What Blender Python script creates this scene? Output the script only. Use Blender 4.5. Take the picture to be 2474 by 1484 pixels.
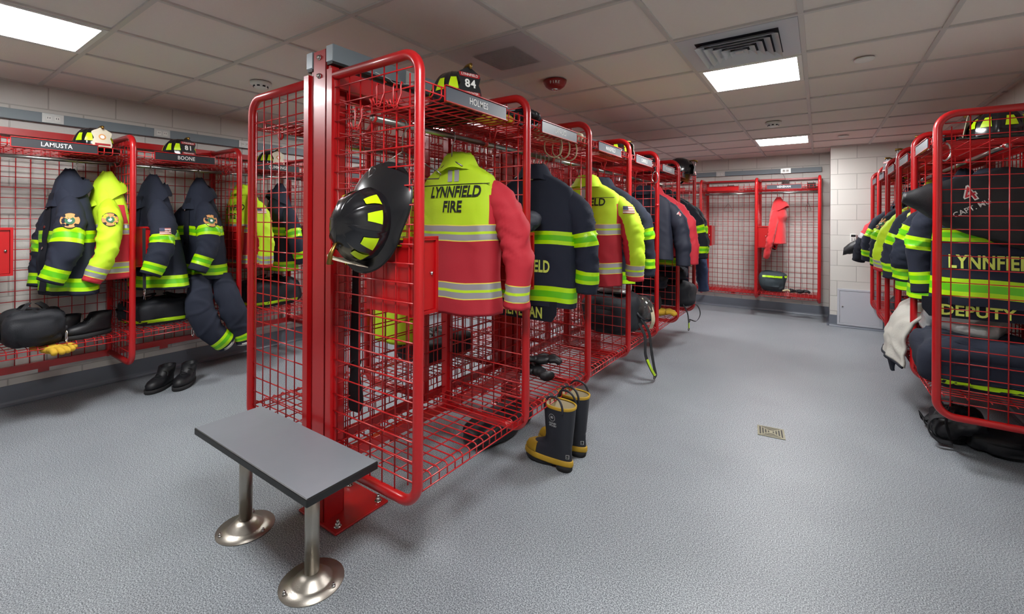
import bpy, bmesh, math, random
from mathutils import Vector, Matrix, noise
from mathutils.bvhtree import BVHTree
PI = math.pi
sc = bpy.context.scene
for o in list(bpy.data.objects): bpy.data.objects.remove(o)
COL = sc.collection
# ---------------- camera ----------------
FPX, CXP, CYP, TH, ROL, CH = 1080.5, 1228.0, 531.2, 0.6072, 0.0056, 1.40
cam_d = bpy.data.cameras.new('camera'); cam = bpy.data.objects.new('camera', cam_d); COL.objects.link(cam)
cam_d.sensor_fit = 'HORIZONTAL'; cam_d.sensor_width = 36; cam_d.lens = FPX / 2474 * 36
cam_d.shift_x = (1237 - CXP) / 2474; cam_d.shift_y = (CYP - 742) / 2474
cam_d.clip_start = 0.05; cam_d.clip_end = 60
_r = Vector((math.cos(TH), math.sin(TH), 0)); _u = Vector((0, 0, 1)); _d = Vector((-math.sin(TH), math.cos(TH), 0))
ax = _r * math.cos(ROL) + _u * math.sin(ROL); ay = -_r * math.sin(ROL) + _u * math.cos(ROL)
M = Matrix((ax, ay, -_d)).transposed().to_4x4(); M.translation = Vector((0, 0, CH)); cam.matrix_world = M
sc.camera = cam
# ---------------- world, exposure ----------------
w = bpy.data.worlds.new('world'); sc.world = w; w.use_nodes = True
w.node_tree.nodes['Background'].inputs[0].default_value = (0.9, 0.95, 1, 1)
w.node_tree.nodes['Background'].inputs[1].default_value = 0.15
sc.view_settings.view_transform = 'Standard'; sc.view_settings.look = 'None'
sc.view_settings.gamma = 1; sc.view_settings.use_curve_mapping = False
sc.view_settings.exposure = 1.0
LIGHT_E = 30.0
try:
    sc.cycles.use_denoising = True
    sc.cycles.max_bounces = 8; sc.cycles.diffuse_bounces = 4; sc.cycles.glossy_bounces = 4
    sc.cycles.transmission_bounces = 4; sc.cycles.sample_clamp_indirect = 6
    sc.cycles.caustics_reflective = False; sc.cycles.caustics_refractive = False
except Exception: pass

# ---------------- materials ----------------
def lin(c):
    return tuple(((v / 255) / 12.92 if v / 255 <= .04045 else (((v / 255) + .055) / 1.055) ** 2.4) for v in c) + (1,)
MATS = {}
def pm(name, rgb, rough=.6, metal=0., coat=0., var=.0, vscale=8., bump=0., bscale=200., sheen=0., trans=0., spec=.5, emit=0., aniso=0):
    m = bpy.data.materials.new(name); m.use_nodes = True; nt = m.node_tree; b = nt.nodes['Principled BSDF']
    c = lin(rgb); b.inputs['Base Color'].default_value = c
    b.inputs['Roughness'].default_value = rough; b.inputs['Metallic'].default_value = metal
    b.inputs['Coat Weight'].default_value = coat; b.inputs['Coat Roughness'].default_value = .12
    b.inputs['Specular IOR Level'].default_value = spec
    if sheen: b.inputs['Sheen Weight'].default_value = sheen; b.inputs['Sheen Roughness'].default_value = .5
    if trans: b.inputs['Transmission Weight'].default_value = trans
    if emit: b.inputs['Emission Color'].default_value = c; b.inputs['Emission Strength'].default_value = emit
    tc = None
    if var or bump: tc = nt.nodes.new('ShaderNodeTexCoord')
    if var:
        n = nt.nodes.new('ShaderNodeTexNoise'); n.inputs['Scale'].default_value = vscale; n.inputs['Detail'].default_value = 4
        nt.links.new(tc.outputs['Object'], n.inputs['Vector'])
        mx = nt.nodes.new('ShaderNodeMix'); mx.data_type = 'RGBA'
        mx.inputs[6].default_value = tuple(v * (1 - var) for v in c[:3]) + (1,)
        mx.inputs[7].default_value = tuple(min(1, v * (1 + var)) for v in c[:3]) + (1,)
        nt.links.new(n.outputs['Fac'], mx.inputs[0]); nt.links.new(mx.outputs[2], b.inputs['Base Color'])
    if bump:
        n = nt.nodes.new('ShaderNodeTexNoise'); n.inputs['Scale'].default_value = bscale; n.inputs['Detail'].default_value = 2
        nt.links.new(tc.outputs['Object'], n.inputs['Vector'])
        bp = nt.nodes.new('ShaderNodeBump'); bp.inputs['Strength'].default_value = bump; bp.inputs['Distance'].default_value = .002
        nt.links.new(n.outputs['Fac'], bp.inputs['Height']); nt.links.new(bp.outputs['Normal'], b.inputs['Normal'])
    MATS[name] = m; return m
pm('red', (178, 12, 18), .36, coat=.35, var=.04, vscale=3)
pm('steel', (150, 148, 142), .32, metal=1, bump=.15, bscale=300)
pm('brushed_steel', (178, 172, 162), .36, metal=1, bump=.2, bscale=400)
pm('chrome', (205, 205, 205), .15, metal=1)
pm('rod', (160, 165, 160), .3, metal=1)
pm('raceway', (122, 134, 142), .5, var=.03)
pm('raceway_end', (165, 174, 180), .4, metal=.2)
pm('white_plastic', (222, 222, 218), .45)
pm('outlet', (200, 202, 200), .35, metal=.3)
pm('black', (14, 14, 16), .6)
pm('black_strap', (20, 21, 26), .75, bump=.5, bscale=350)
pm('rubber', (30, 32, 41), .5, var=.12, vscale=14)
pm('sole', (24, 24, 26), .8)
pm('boot_yellow', (176, 140, 32), .6, var=.18, vscale=18)
pm('cream', (196, 186, 156), .8, var=.06)
pm('navy', (33, 38, 52), .85, var=.14, vscale=9, bump=.5, bscale=420, spec=.3)
pm('navy2', (25, 28, 38), .85, var=.12, vscale=9, bump=.5, bscale=420, spec=.3)
pm('quilt', (28, 32, 48), .7, var=.12, vscale=9, bump=.4, bscale=300)
pm('denim', (40, 54, 86), .85, var=.12, vscale=12, bump=.5, bscale=420)
pm('nylon', (16, 17, 22), .5, var=.2, vscale=9, bump=.4, bscale=300)
pm('bag', (24, 27, 34), .7, var=.25, vscale=7, bump=.6, bscale=260)
pm('bag_green', (48, 60, 66), .75, var=.15, vscale=7, bump=.6, bscale=260)
pm('lime', (186, 222, 30), .7, var=.05, vscale=10, bump=.3, bscale=400)
pm('red_cloth', (190, 40, 54), .75, var=.06, vscale=9, bump=.3, bscale=400)
pm('red_dark', (172, 32, 46), .75, var=.06, vscale=9, bump=.3, bscale=400)
pm('fleece', (226, 46, 52), .9, var=.05, vscale=9, bump=.5, bscale=300, sheen=.3)
pm('silver_tape', (168, 168, 172), .35, metal=.3)
pm('tape_lime', (176, 226, 0), .4, bump=.5, bscale=180)
pm('tape_green', (96, 190, 20), .35)
pm('tape_edge', (232, 220, 90), .6)
pm('letter_black', (26, 28, 26), .8)
pm('letter_lime', (206, 220, 96), .6)
pm('white', (226, 226, 222), .6)
pm('plate', (66, 72, 82), .42)
pm('plate_dark', (26, 28, 34), .6)
pm('plate_matt', (60, 64, 72), .75)
pm('helmet', (18, 19, 23), .22, coat=.5, var=.15, vscale=12)
pm('helmet_trim', (10, 10, 11), .35)
pm('leather', (24, 25, 28), .5, var=.15, vscale=20)
pm('leather_red', (150, 24, 30), .55)
pm('leather_cream', (198, 190, 168), .6, var=.1, vscale=20)
pm('brass', (150, 120, 60), .35, metal=1)
pm('trap', (190, 226, 10), .35)
pm('yellow_cloth', (196, 158, 40), .85, var=.15, vscale=20)
pm('amber', (180, 120, 60), .08, trans=.85)
pm('glass', (220, 225, 225), .03, trans=.95)
pm('patch_orange', (196, 140, 84), .8)
pm('patch_black', (22, 22, 26), .8)
pm('patch_green', (52, 100, 70), .8)
pm('flag_red', (176, 90, 80), .8); pm('flag_blue', (62, 66, 92), .8)
pm('silver_liner', (190, 192, 192), .3, metal=.55, bump=1., bscale=40)
pm('liner', (186, 184, 176), .7, bump=1., bscale=60)
pm('rope', (190, 176, 140), .85)
pm('bench_top', (122, 126, 133), .38, var=.05, vscale=14, bump=.1, bscale=60)
pm('bench_edge', (18, 19, 20), .45)
pm('ceiling_tee', (200, 196, 192), .45)
pm('vent_white', (196, 198, 204), .45)
pm('vent_panel', (188, 186, 186), .35)
pm('vent_dark', (20, 22, 34), .8)
pm('fire_red', (140, 26, 30), .4)
pm('access', (186, 188, 196), .5)
pm('lamp', (255, 255, 255), .5, emit=LIGHT_E)
pm('drain_brass', (126, 124, 104), .4, metal=.8)

def block_mat(name, axis):
    m = bpy.data.materials.new(name); m.use_nodes = True; nt = m.node_tree; b = nt.nodes['Principled BSDF']
    tc = nt.nodes.new('ShaderNodeTexCoord'); sp = nt.nodes.new('ShaderNodeSeparateXYZ'); cb = nt.nodes.new('ShaderNodeCombineXYZ')
    nt.links.new(tc.outputs['Object'], sp.inputs[0]); nt.links.new(sp.outputs[axis], cb.inputs[0]); nt.links.new(sp.outputs[2], cb.inputs[1])
    br = nt.nodes.new('ShaderNodeTexBrick'); br.offset = .5; br.inputs['Scale'].default_value = 1
    br.inputs['Brick Width'].default_value = .406; br.inputs['Row Height'].default_value = .2032
    br.inputs['Mortar Size'].default_value = .0045; br.inputs['Mortar Smooth'].default_value = .3; br.inputs['Bias'].default_value = 0
    br.inputs['Color1'].default_value = lin((206, 203, 197)); br.inputs['Color2'].default_value = lin((200, 197, 192)); br.inputs['Mortar'].default_value = lin((176, 173, 168))
    nt.links.new(cb.outputs[0], br.inputs['Vector']); nt.links.new(br.outputs['Color'], b.inputs['Base Color'])
    n = nt.nodes.new('ShaderNodeTexNoise'); n.inputs['Scale'].default_value = 90; nt.links.new(tc.outputs['Object'], n.inputs['Vector'])
    ma = nt.nodes.new('ShaderNodeMath'); ma.operation = 'MULTIPLY_ADD'; ma.inputs[1].default_value = -.9; nt.links.new(br.outputs['Fac'], ma.inputs[0])
    mb = nt.nodes.new('ShaderNodeMath'); mb.operation = 'MULTIPLY'; mb.inputs[1].default_value = .12; nt.links.new(n.outputs['Fac'], mb.inputs[0])
    nt.links.new(mb.outputs[0], ma.inputs[2])
    bp = nt.nodes.new('ShaderNodeBump'); bp.inputs['Distance'].default_value = .006; bp.inputs['Strength'].default_value = .7
    nt.links.new(ma.outputs[0], bp.inputs['Height']); nt.links.new(bp.outputs['Normal'], b.inputs['Normal'])
    b.inputs['Roughness'].default_value = .45
    MATS[name] = m
block_mat('block_x', 1); block_mat('block_y', 0)
def floor_mat():
    m = bpy.data.materials.new('floor_epoxy'); m.use_nodes = True; nt = m.node_tree; b = nt.nodes['Principled BSDF']
    tc = nt.nodes.new('ShaderNodeTexCoord')
    n = nt.nodes.new('ShaderNodeTexNoise'); n.inputs['Scale'].default_value = 210; n.inputs['Detail'].default_value = 3; n.inputs['Roughness'].default_value = .7
    n2 = nt.nodes.new('ShaderNodeTexNoise'); n2.inputs['Scale'].default_value = 1.6; n2.inputs['Detail'].default_value = 5
    for k in (n, n2): nt.links.new(tc.outputs['Object'], k.inputs['Vector'])
    cr = nt.nodes.new('ShaderNodeValToRGB'); e = cr.color_ramp.elements
    e[0].position = .40; e[0].color = lin((80, 86, 92)); e[1].position = .62; e[1].color = lin((190, 196, 201))
    x = e.new(.5); x.color = lin((133, 139, 145))
    nt.links.new(n.outputs['Fac'], cr.inputs[0])
    mx = nt.nodes.new('ShaderNodeMix'); mx.data_type = 'RGBA'; mx.blend_type = 'MULTIPLY'; mx.inputs[0].default_value = 1
    c2 = nt.nodes.new('ShaderNodeValToRGB'); c2.color_ramp.elements[0].color = (.86, .86, .87, 1); c2.color_ramp.elements[1].color = (1, 1, 1, 1)
    c2.color_ramp.elements[0].position = .3; c2.color_ramp.elements[1].position = .65
    nt.links.new(n2.outputs['Fac'], c2.inputs[0]); nt.links.new(cr.outputs[0], mx.inputs[6]); nt.links.new(c2.outputs[0], mx.inputs[7])
    nt.links.new(mx.outputs[2], b.inputs['Base Color']); b.inputs['Roughness'].default_value = .42
    bp = nt.nodes.new('ShaderNodeBump'); bp.inputs['Distance'].default_value = .001; bp.inputs['Strength'].default_value = .5
    nt.links.new(n.outputs['Fac'], bp.inputs['Height']); nt.links.new(bp.outputs['Normal'], b.inputs['Normal'])
    MATS['floor'] = m
floor_mat()
pm('cove', (104, 110, 121), .4, var=.08, vscale=5, bump=.3, bscale=170)
pm('ceiling', (228, 219, 212), .9, bump=.5, bscale=220, var=.02, vscale=60)

# ---------------- mesh builder ----------------
def catmull(pts, n):
    P = [Vector(p) for p in pts]; P = [P[0] * 2 - P[1]] + P + [P[-1] * 2 - P[-2]]; out = []
    for i in range(1, len(P) - 2):
        for k in range(n):
            t = k / n; a, b, c, d = P[i - 1], P[i], P[i + 1], P[i + 2]
            out.append(.5 * ((2 * b) + (c - a) * t + (2 * a - 5 * b + 4 * c - d) * t * t + (3 * b - a - 3 * c + d) * t ** 3))
    out.append(P[-2]); return out
def interp(keys, z):
    if keys[0][0] > keys[-1][0]: keys = keys[::-1]
    if z <= keys[0][0]: return keys[0][1:]
    for a, b in zip(keys, keys[1:]):
        if z <= b[0]:
            t = (z - a[0]) / max(1e-9, b[0] - a[0]); t = t * t * (3 - 2 * t) * .5 + t * .5
            return tuple(x + (y - x) * t for x, y in zip(a[1:], b[1:]))
    return keys[-1][1:]
class MB:
    def __init__(s): s.v = []; s.f = []; s.m = []; s.mats = []; s.sm = []
    def mi(s, m):
        if m not in s.mats: s.mats.append(m)
        return s.mats.index(m)
    def add(s, vs, fs, mat, smooth=False, X=None):
        o = len(s.v)
        for p in vs:
            p = Vector(p); s.v.append(X @ p if X else p)
        k = s.mi(mat) if isinstance(mat, str) else None
        for i, f in enumerate(fs):
            s.f.append([a + o for a in f]); s.m.append(k if k is not None else s.mi(mat[i])); s.sm.append(smooth)
        return s
    def box(s, lo, hi, mat, X=None):
        (a, b, c), (d, e, f) = lo, hi
        vs = [(a, b, c), (d, b, c), (d, e, c), (a, e, c), (a, b, f), (d, b, f), (d, e, f), (a, e, f)]
        return s.add(vs, [(3, 2, 1, 0), (4, 5, 6, 7), (0, 1, 5, 4), (1, 2, 6, 5), (2, 3, 7, 6), (3, 0, 4, 7)], mat, X=X)
    def tube(s, pts, r, mat, seg=8, closed=False, caps=True, flat=1., up=None, X=None):
        P = [Vector(p) for p in pts]; n = len(P); rs = r if isinstance(r, (list, tuple)) else [r] * n
        tg = []
        for i in range(n):
            a = P[(i - 1) % n] if (closed or i > 0) else P[i]; b = P[(i + 1) % n] if (closed or i < n - 1) else P[i]
            t = (b - a); tg.append(t.normalized() if t.length > 1e-9 else Vector((0, 0, 1)))
        u = Vector(up) if up else (Vector((0, 0, 1)) if abs(tg[0].z) < .9 else Vector((1, 0, 0)))
        u = (u - tg[0] * u.dot(tg[0])).normalized(); vs = []; fs = []
        for i in range(n):
            if i:
                u = u - tg[i] * u.dot(tg[i]); u = u.normalized() if u.length > 1e-6 else tg[i].orthogonal().normalized()
            w_ = tg[i].cross(u)
            for k in range(seg):
                a = 2 * PI * k / seg + PI / seg; vs.append(P[i] + (u * math.cos(a) * flat + w_ * math.sin(a)) * rs[i])
        m = n if closed else n - 1
        for i in range(m):
            for k in range(seg):
                a = i * seg + k; b = i * seg + (k + 1) % seg; j = ((i + 1) % n) * seg
                fs.append((a, b, j + (k + 1) % seg, j + k))
        if caps and not closed: fs.append(tuple(range(seg))[::-1]); fs.append(tuple((n - 1) * seg + k for k in range(seg)))
        return s.add(vs, fs, mat, True, X)
    def cyl(s, a, b, r, mat, seg=16, r2=None, X=None):
        return s.tube([a, b], [r, r if r2 is None else r2], mat, seg, X=X)
    def loft(s, rings, mat, cap0=False, cap1=False, closed=True, smooth=True, X=None):
        n = len(rings[0]); vs = [p for r in rings for p in r]; fs = []; ms = []
        for i in range(len(rings) - 1):
            for k in range(n if closed else n - 1):
                fs.append((i * n + k, i * n + (k + 1) % n, (i + 1) * n + (k + 1) % n, (i + 1) * n + k))
                ms.append(mat if isinstance(mat, str) else mat(i, k))
        if cap0: fs.append(tuple(range(n))[::-1]); ms.append(mat if isinstance(mat, str) else mat(0, 0))
        if cap1: fs.append(tuple((len(rings) - 1) * n + k for k in range(n))); ms.append(mat if isinstance(mat, str) else mat(len(rings) - 2, 0))
        return s.add(vs, fs, ms, smooth, X)
    def lathe(s, prof, mat, seg=32, X=None, sx=1, sy=1):
        return s.loft([[(r * sx * math.cos(2 * PI * k / seg), r * sy * math.sin(2 * PI * k / seg), z) for k in range(seg)] for r, z in prof], mat, X=X)
    def ribbon(s, pts, width, wdir, mat, th=.003, X=None):
        P = [Vector(p) for p in pts]; n = len(P); vs = []; fs = []
        for i in range(n):
            wv = Vector(wdir[i] if isinstance(wdir, list) else wdir).normalized() * width / 2
            t = (P[min(i + 1, n - 1)] - P[max(i - 1, 0)]).normalized(); nn = t.cross(wv).normalized() * th / 2
            vs += [P[i] - wv - nn, P[i] + wv - nn, P[i] + wv + nn, P[i] - wv + nn]
        for i in range(n - 1):
            for k in range(4):
                fs.append((i * 4 + k, i * 4 + (k + 1) % 4, i * 4 + 4 + (k + 1) % 4, i * 4 + 4 + k))
        fs += [(3, 2, 1, 0), tuple((n - 1) * 4 + k for k in range(4))]
        return s.add(vs, fs, mat, False, X)
    def build(s, name, parent=None, bevel=0., X=None, sub=0):
        me = bpy.data.meshes.new(name); me.from_pydata([tuple(p) for p in s.v], [], s.f)
        for m in s.mats: me.materials.append(MATS[m])
        me.polygons.foreach_set('material_index', s.m); me.polygons.foreach_set('use_smooth', s.sm); me.update()
        bm = bmesh.new(); bm.from_mesh(me); bmesh.ops.recalc_face_normals(bm, faces=bm.faces); bm.to_mesh(me); bm.free()
        o = bpy.data.objects.new(name, me); COL.objects.link(o)
        if parent: o.parent = parent
        if X: o.matrix_local = X
        if bevel:
            b = o.modifiers.new('bevel', 'BEVEL'); b.width = bevel; b.segments = 2; b.limit_method = 'ANGLE'; b.angle_limit = .7
        if sub:
            b = o.modifiers.new('sub', 'SUBSURF'); b.levels = sub; b.render_levels = sub
        return o
    def bvh(s): return BVHTree.FromPolygons(s.v, s.f)
def tag(o, label=None, cat=None, group=None, kind=None):
    if label: o['label'] = label
    if cat: o['category'] = cat
    if group: o['group'] = group
    if kind: o['kind'] = kind
    return o
def thing(name, label, cat, loc=(0, 0, 0), rz=0, group=None):
    o = bpy.data.objects.new(name, None); COL.objects.link(o); o.empty_display_size = .05
    o.location = loc; o.rotation_euler = (0, 0, rz); return tag(o, label, cat, group)
def struct(name, mb, bevel=0, label=None):
    o = mb.build(name, bevel=bevel); o['kind'] = 'structure'
    if label: o['label'] = label
    return o
def copy_tree(o, parent=None):
    c = o.copy(); COL.objects.link(c); c.parent = parent
    for ch in list(o.children): copy_tree(ch, c)
    return c
_tc = {}
def text_geo(txt, size, shear=0., bold=.0, spacing=1., xs=1.):
    key = (txt, size, shear, bold, spacing, xs)
    if key in _tc: return _tc[key]
    cu = bpy.data.curves.new('t', 'FONT'); cu.body = txt; cu.size = size; cu.shear = shear; cu.offset = bold * size
    cu.align_x = 'CENTER'; cu.align_y = 'CENTER'; cu.space_character = spacing; cu.space_line = .95; cu.resolution_u = 3
    o = bpy.data.objects.new('t', cu); COL.objects.link(o)
    dg = bpy.context.evaluated_depsgraph_get(); me = bpy.data.meshes.new_from_object(o.evaluated_get(dg))
    vs = [(v.co.x * xs, v.co.y) for v in me.vertices]; fs = [tuple(p.vertices) for p in me.polygons]
    bpy.data.objects.remove(o); bpy.data.curves.remove(cu); bpy.data.meshes.remove(me)
    _tc[key] = (vs, fs); return vs, fs
def flat_text(mb, txt, size, o, u, v, mat, **k):
    vs, fs = text_geo(txt, size, **k); o = Vector(o); u = Vector(u); v = Vector(v)
    mb.add([o + u * a + v * b for a, b in vs], fs, mat); return mb
def stick(mb, shape, o, u, v, n, tree, mat, off=.003):
    """lay a flat 2-D shape (verts, faces) on the surface of a body, looked at along -n"""
    vs, fs = shape; o = Vector(o); u = Vector(u); v = Vector(v); n = Vector(n); out = []; last = 0.
    for a, b in vs:
        p = o + u * a + v * b; h = tree.ray_cast(p + n * .6, -n, 1.5)[0]
        if h is not None: last = (h - p).dot(n)
        out.append(p + n * (last + off))
    mb.add(out, fs, mat, True)
def disc2(r, seg=20, rx=1., a0=0.):
    vs = [(0, 0)] + [(r * rx * math.cos(2 * PI * k / seg + a0), r * math.sin(2 * PI * k / seg + a0)) for k in range(seg)]
    return vs, [(0, k + 1, (k + 1) % seg + 1) for k in range(seg)]
def grid2(w_, h_, nx=6, ny=4, x0=0, y0=0):
    vs = [(x0 - w_ / 2 + w_ * i / nx, y0 - h_ / 2 + h_ * j / ny) for j in range(ny + 1) for i in range(nx + 1)]
    return vs, [(j * (nx + 1) + i, j * (nx + 1) + i + 1, (j + 1) * (nx + 1) + i + 1, (j + 1) * (nx + 1) + i) for j in range(ny) for i in range(nx)]
def cross2(r):      # rounded maltese cross badge
    vs = [(0, 0)]; n = 48
    for k in range(n):
        a = 2 * PI * k / n; q = abs(((a + PI / 4) % (PI / 2)) - PI / 4) / (PI / 4)
        rr = r * (1 - .32 * (q > .72)); vs.append((rr * math.cos(a), rr * math.sin(a)))
    return vs, [(0, k + 1, (k + 1) % n + 1) for k in range(n)]
def arc_pts(c, r, a0, a1, n, plane='xz'):
    out = []
    for k in range(n + 1):
        a = a0 + (a1 - a0) * k / n
        out.append((c[0] + r * math.cos(a), c[1], c[2] + r * math.sin(a)) if plane == 'xz' else (c[0], c[1] + r * math.cos(a), c[2] + r * math.sin(a)))
    return out

# ---------------- the room ----------------
XL, XR_, YF, YR, YN, XJ, ZC = -4.92, 1.19, 8.06, 7.42, -2.2, .126, 2.408
m = MB(); m.box((XL - .15, YN - .15, -.1), (XR_ + .15, YF + .15, 0), 'floor'); struct('floor', m)
m = MB(); m.box((XL - .15, YN - .15, ZC + .008), (XR_ + .15, YF + .15, ZC + .1), 'ceiling'); struct('ceiling', m)
m = MB(); m.box((XL - .15, YN - .15, 0), (XL, YF + .15, ZC + .02), 'block_x'); struct('wall_left', m)
m = MB(); m.box((XL, YF, 0), (XJ, YF + .15, ZC + .02), 'block_y'); struct('wall_far', m)
m = MB(); m.box((XJ, YR, 0), (XR_ + .15, YF + .15, ZC + .02), 'block_y')
m.m[5] = m.mi('block_x'); struct('wall_return', m)
m = MB(); m.box((XR_, YN - .15, 0), (XR_ + .15, YR, ZC + .02), 'block_x'); struct('wall_right', m)
m = MB(); m.box((XL, YN - .15, 0), (XR_, YN, ZC + .02), 'block_y'); struct('wall_near', m)
def cove(name, a, b, n):
    """coved floor base 15 cm high along the wall line a-b, n points into the room"""
    a = Vector(a); b = Vector(b); n = Vector(n); prof = [(.0, .152), (.006, .152), (.006, .035)] + [(.006 + .029 * (1 - math.cos(t)), .035 - .033 * math.sin(t)) for t in (.5, 1.0, 1.57)] + [(0, 0.002)]
    mb = MB(); mb.loft([[p + n * q + Vector((0, 0, z)) for q, z in prof] for p in (a, b)], 'cove', True, True, smooth=False); struct(name, mb)
cove('baseboard_left', (XL, YN, 0), (XL, YF, 0), (1, 0, 0))
cove('baseboard_far', (XL, YF, 0), (XJ, YF, 0), (0, -1, 0))
cove('baseboard_jog', (XJ, YF, 0), (XJ, YR, 0), (-1, 0, 0))
cove('baseboard_return', (XJ - .006, YR, 0), (XR_, YR, 0), (0, -1, 0))
cove('baseboard_right', (XR_, YN, 0), (XR_, YR, 0), (-1, 0, 0))
# suspended ceiling grid
GX, GY, GP = -1.9079, 1.3711, .61
m = MB()
i = -6
while i < 7:
    x = GX + GP * i
    if XL < x < XR_: m.box((x - .012, YN, ZC - .002), (x + .012, YF if x < XJ else YR, ZC + .009), 'ceiling_tee')
    i += 1
j = -6
while j < 12:
    y = GY + GP * j
    if YN < y < YF: m.box((XL, y - .012, ZC - .0025), (XR_ if y < YR else XJ, y + .012, ZC + .0085), 'ceiling_tee')
    j += 1
m.box((XL, YN, ZC - .003), (XL + .02, YF, ZC + .009), 'ceiling_tee'); m.box((XL, YF - .02, ZC - .003), (XJ, YF, ZC + .009), 'ceiling_tee')
m.box((XJ, YR - .02, ZC - .003), (XR_, YR, ZC + .009), 'ceiling_tee')
struct('trim_1', m, label='white metal grid carrying the ceiling tiles')
# flush light panels
def light_panel(i, j, label):
    x, y = GX + GP * i, GY + GP * j; t = thing('ceiling_light', label, 'light', (x + GP / 2, y + GP / 2, ZC), 0, 'flat square ceiling light panels')
    h = GP / 2 - .013; f = MB(); b = .026
    for lo, hi in (((-h, -h), (h, -h + b)), ((-h, h - b), (h, h)), ((-h, -h + b), (-h + b, h - b)), ((h - b, -h + b), (h, h - b))):
        f.box((lo[0], lo[1], -.006), (hi[0], hi[1], .007), 'white_plastic')
    f.build('frame', t); d = MB(); d.box((-h + b, -h + b, -.003), (h - b, h - b, .006), 'lamp'); d.build('diffuser', t)
light_panel(2, 3, 'lit square ceiling light over the right aisle beside the louvred vent')
light_panel(2, 8, 'lit square ceiling light nearest the far wall over the right aisle')
light_panel(2, -2, 'lit square ceiling light over the near end of the right aisle')
light_panel(-3, -2, 'lit square ceiling light at the top left corner over the left aisle')
light_panel(-3, 3, 'lit square ceiling light glimpsed through the first centre row top shelf')
light_panel(-3, 8, 'lit square ceiling light at the far end of the left aisle')
# return grille
t = thing('ceiling_vent', 'square ceiling vent panel with small perforated centre grille above the centre row', 'vent', (GX + GP * .5, GY + GP * 1.5, ZC))
h = GP / 2 - .013; m = MB(); m.box((-h, -h, -.004), (h, h, .007), 'vent_panel'); m.build('panel', t)
m = MB(); m.box((-.15, -.15, -.0055), (.15, .15, -.004), 'vent_dark')
for k in range(25):
    a = -.15 + .3 * k / 24; m.box((a - .0032, -.152, -.0075), (a + .0032, .152, -.0055), 'vent_panel'); m.box((-.152, a - .0032, -.0075), (.152, a + .0032, -.0055), 'vent_panel')
m.build('perforated_grille', t)
# louvred supply diffuser (stepped, pyramid of vanes with one open side)
t = thing('ceiling_vent', 'square ceiling vent with angled louvre blades over the right aisle', 'vent', (GX + GP * 2.5, GY + GP * 2.5, ZC))
m = MB(); m.box((-h, -h, -.005), (h, h, .007), 'vent_white'); m.build('panel', t)
m = MB(); m.box((-.205, -.205, -.006), (.205, .205, -.005), 'vent_dark'); m.build('throat', t)
m = MB(); ng = 5
for k in range(ng):
    a = .205 - k * .04; b = a - .036; z0, z1 = -.034, -.008   # vane slopes outwards and down
    for q in range(4):
        R = Matrix.Rotation(q * PI / 2, 4, 'Z'); c0, c1 = a, b
        m.add([(-c0, -c0, z0), (c0, -c0, z0), (c1, -c1, z1), (-c1, -c1, z1), (-c0, -c0, z0 + .0015), (c0, -c0, z0 + .0015), (c1, -c1, z1 + .0015), (-c1, -c1, z1 + .0015)],
              [(0, 1, 2, 3), (7, 6, 5, 4), (0, 4, 5, 1), (2, 6, 7, 3)], 'vent_white', X=R)
m.box((-.02, -.02, -.03), (.02, .02, -.026), 'vent_white'); m.build('louvre', t)
def smoke(x, y, label):
    t = thing('smoke_detector', label, 'detector', (x, y, ZC)); m = MB()
    m.lathe([(.001, -.046), (.032, -.046), (.045, -.038), (.05, -.022), (.066, -.02), (.07, -.012), (.072, 0), (.001, 0)], 'white_plastic', 32); m.build('housing', t)
    m = MB()
    for k in range(8):
        a = k * PI / 4; m.box((.0435, -.009, -.036), (.0505, .009, -.026), 'vent_dark', X=Matrix.Rotation(a, 4, 'Z'))
    m.build('sensor_slots', t)
smoke(-3.41, 1.676, 'round white smoke detector above the left aisle beside the nearest red frame')
smoke(-.388, 5.284, 'round white smoke detector between the two ceiling lights')
for x, y, lb in ((.225, 3.522, 'round flat white sprinkler cover plate nearer the camera'), (.232, 6.545, 'round flat white sprinkler cover plate near the far wall')):
    m = MB(); m.lathe([(.001, -.01), (.045, -.01), (.052, -.006), (.053, 0), (.001, 0)], 'white_plastic', 32); o = m.build('sprinkler_cover'); o.location = (x, y, ZC - .0025); tag(o, lb, 'sprinkler cover')
t = thing('fire_alarm', 'red round ceiling fire alarm with strobe, lettered FIRE', 'alarm', (-1.577, 2.854, ZC)); m = MB()
m.lathe([(.001, -.058), (.045, -.057), (.068, -.04), (.082, -.016), (.085, 0), (.001, 0)], 'fire_red', 40); m.build('housing', t)
m = MB(); m.lathe([(.001, -.07), (.014, -.07), (.022, -.062), (.024, -.054), (.001, -.054)], 'chrome', 20); m.build('strobe', t)
m = MB()
for k, ch in enumerate('FIRE'):
    a = -.42 + (k - 1.5) * .24; dx, dy = math.sin(a + .9), -math.cos(a + .9); n_ = Vector((dx, dy, -.6)).normalized(); u_ = Vector((-dy, dx, 0)); v_ = n_.cross(u_)
    flat_text(m, ch, .028, Vector((dx * .078, dy * .078, -.028)) + n_ * .003, u_, v_, 'white', bold=.01)
m.build('lettering', t)
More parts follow.
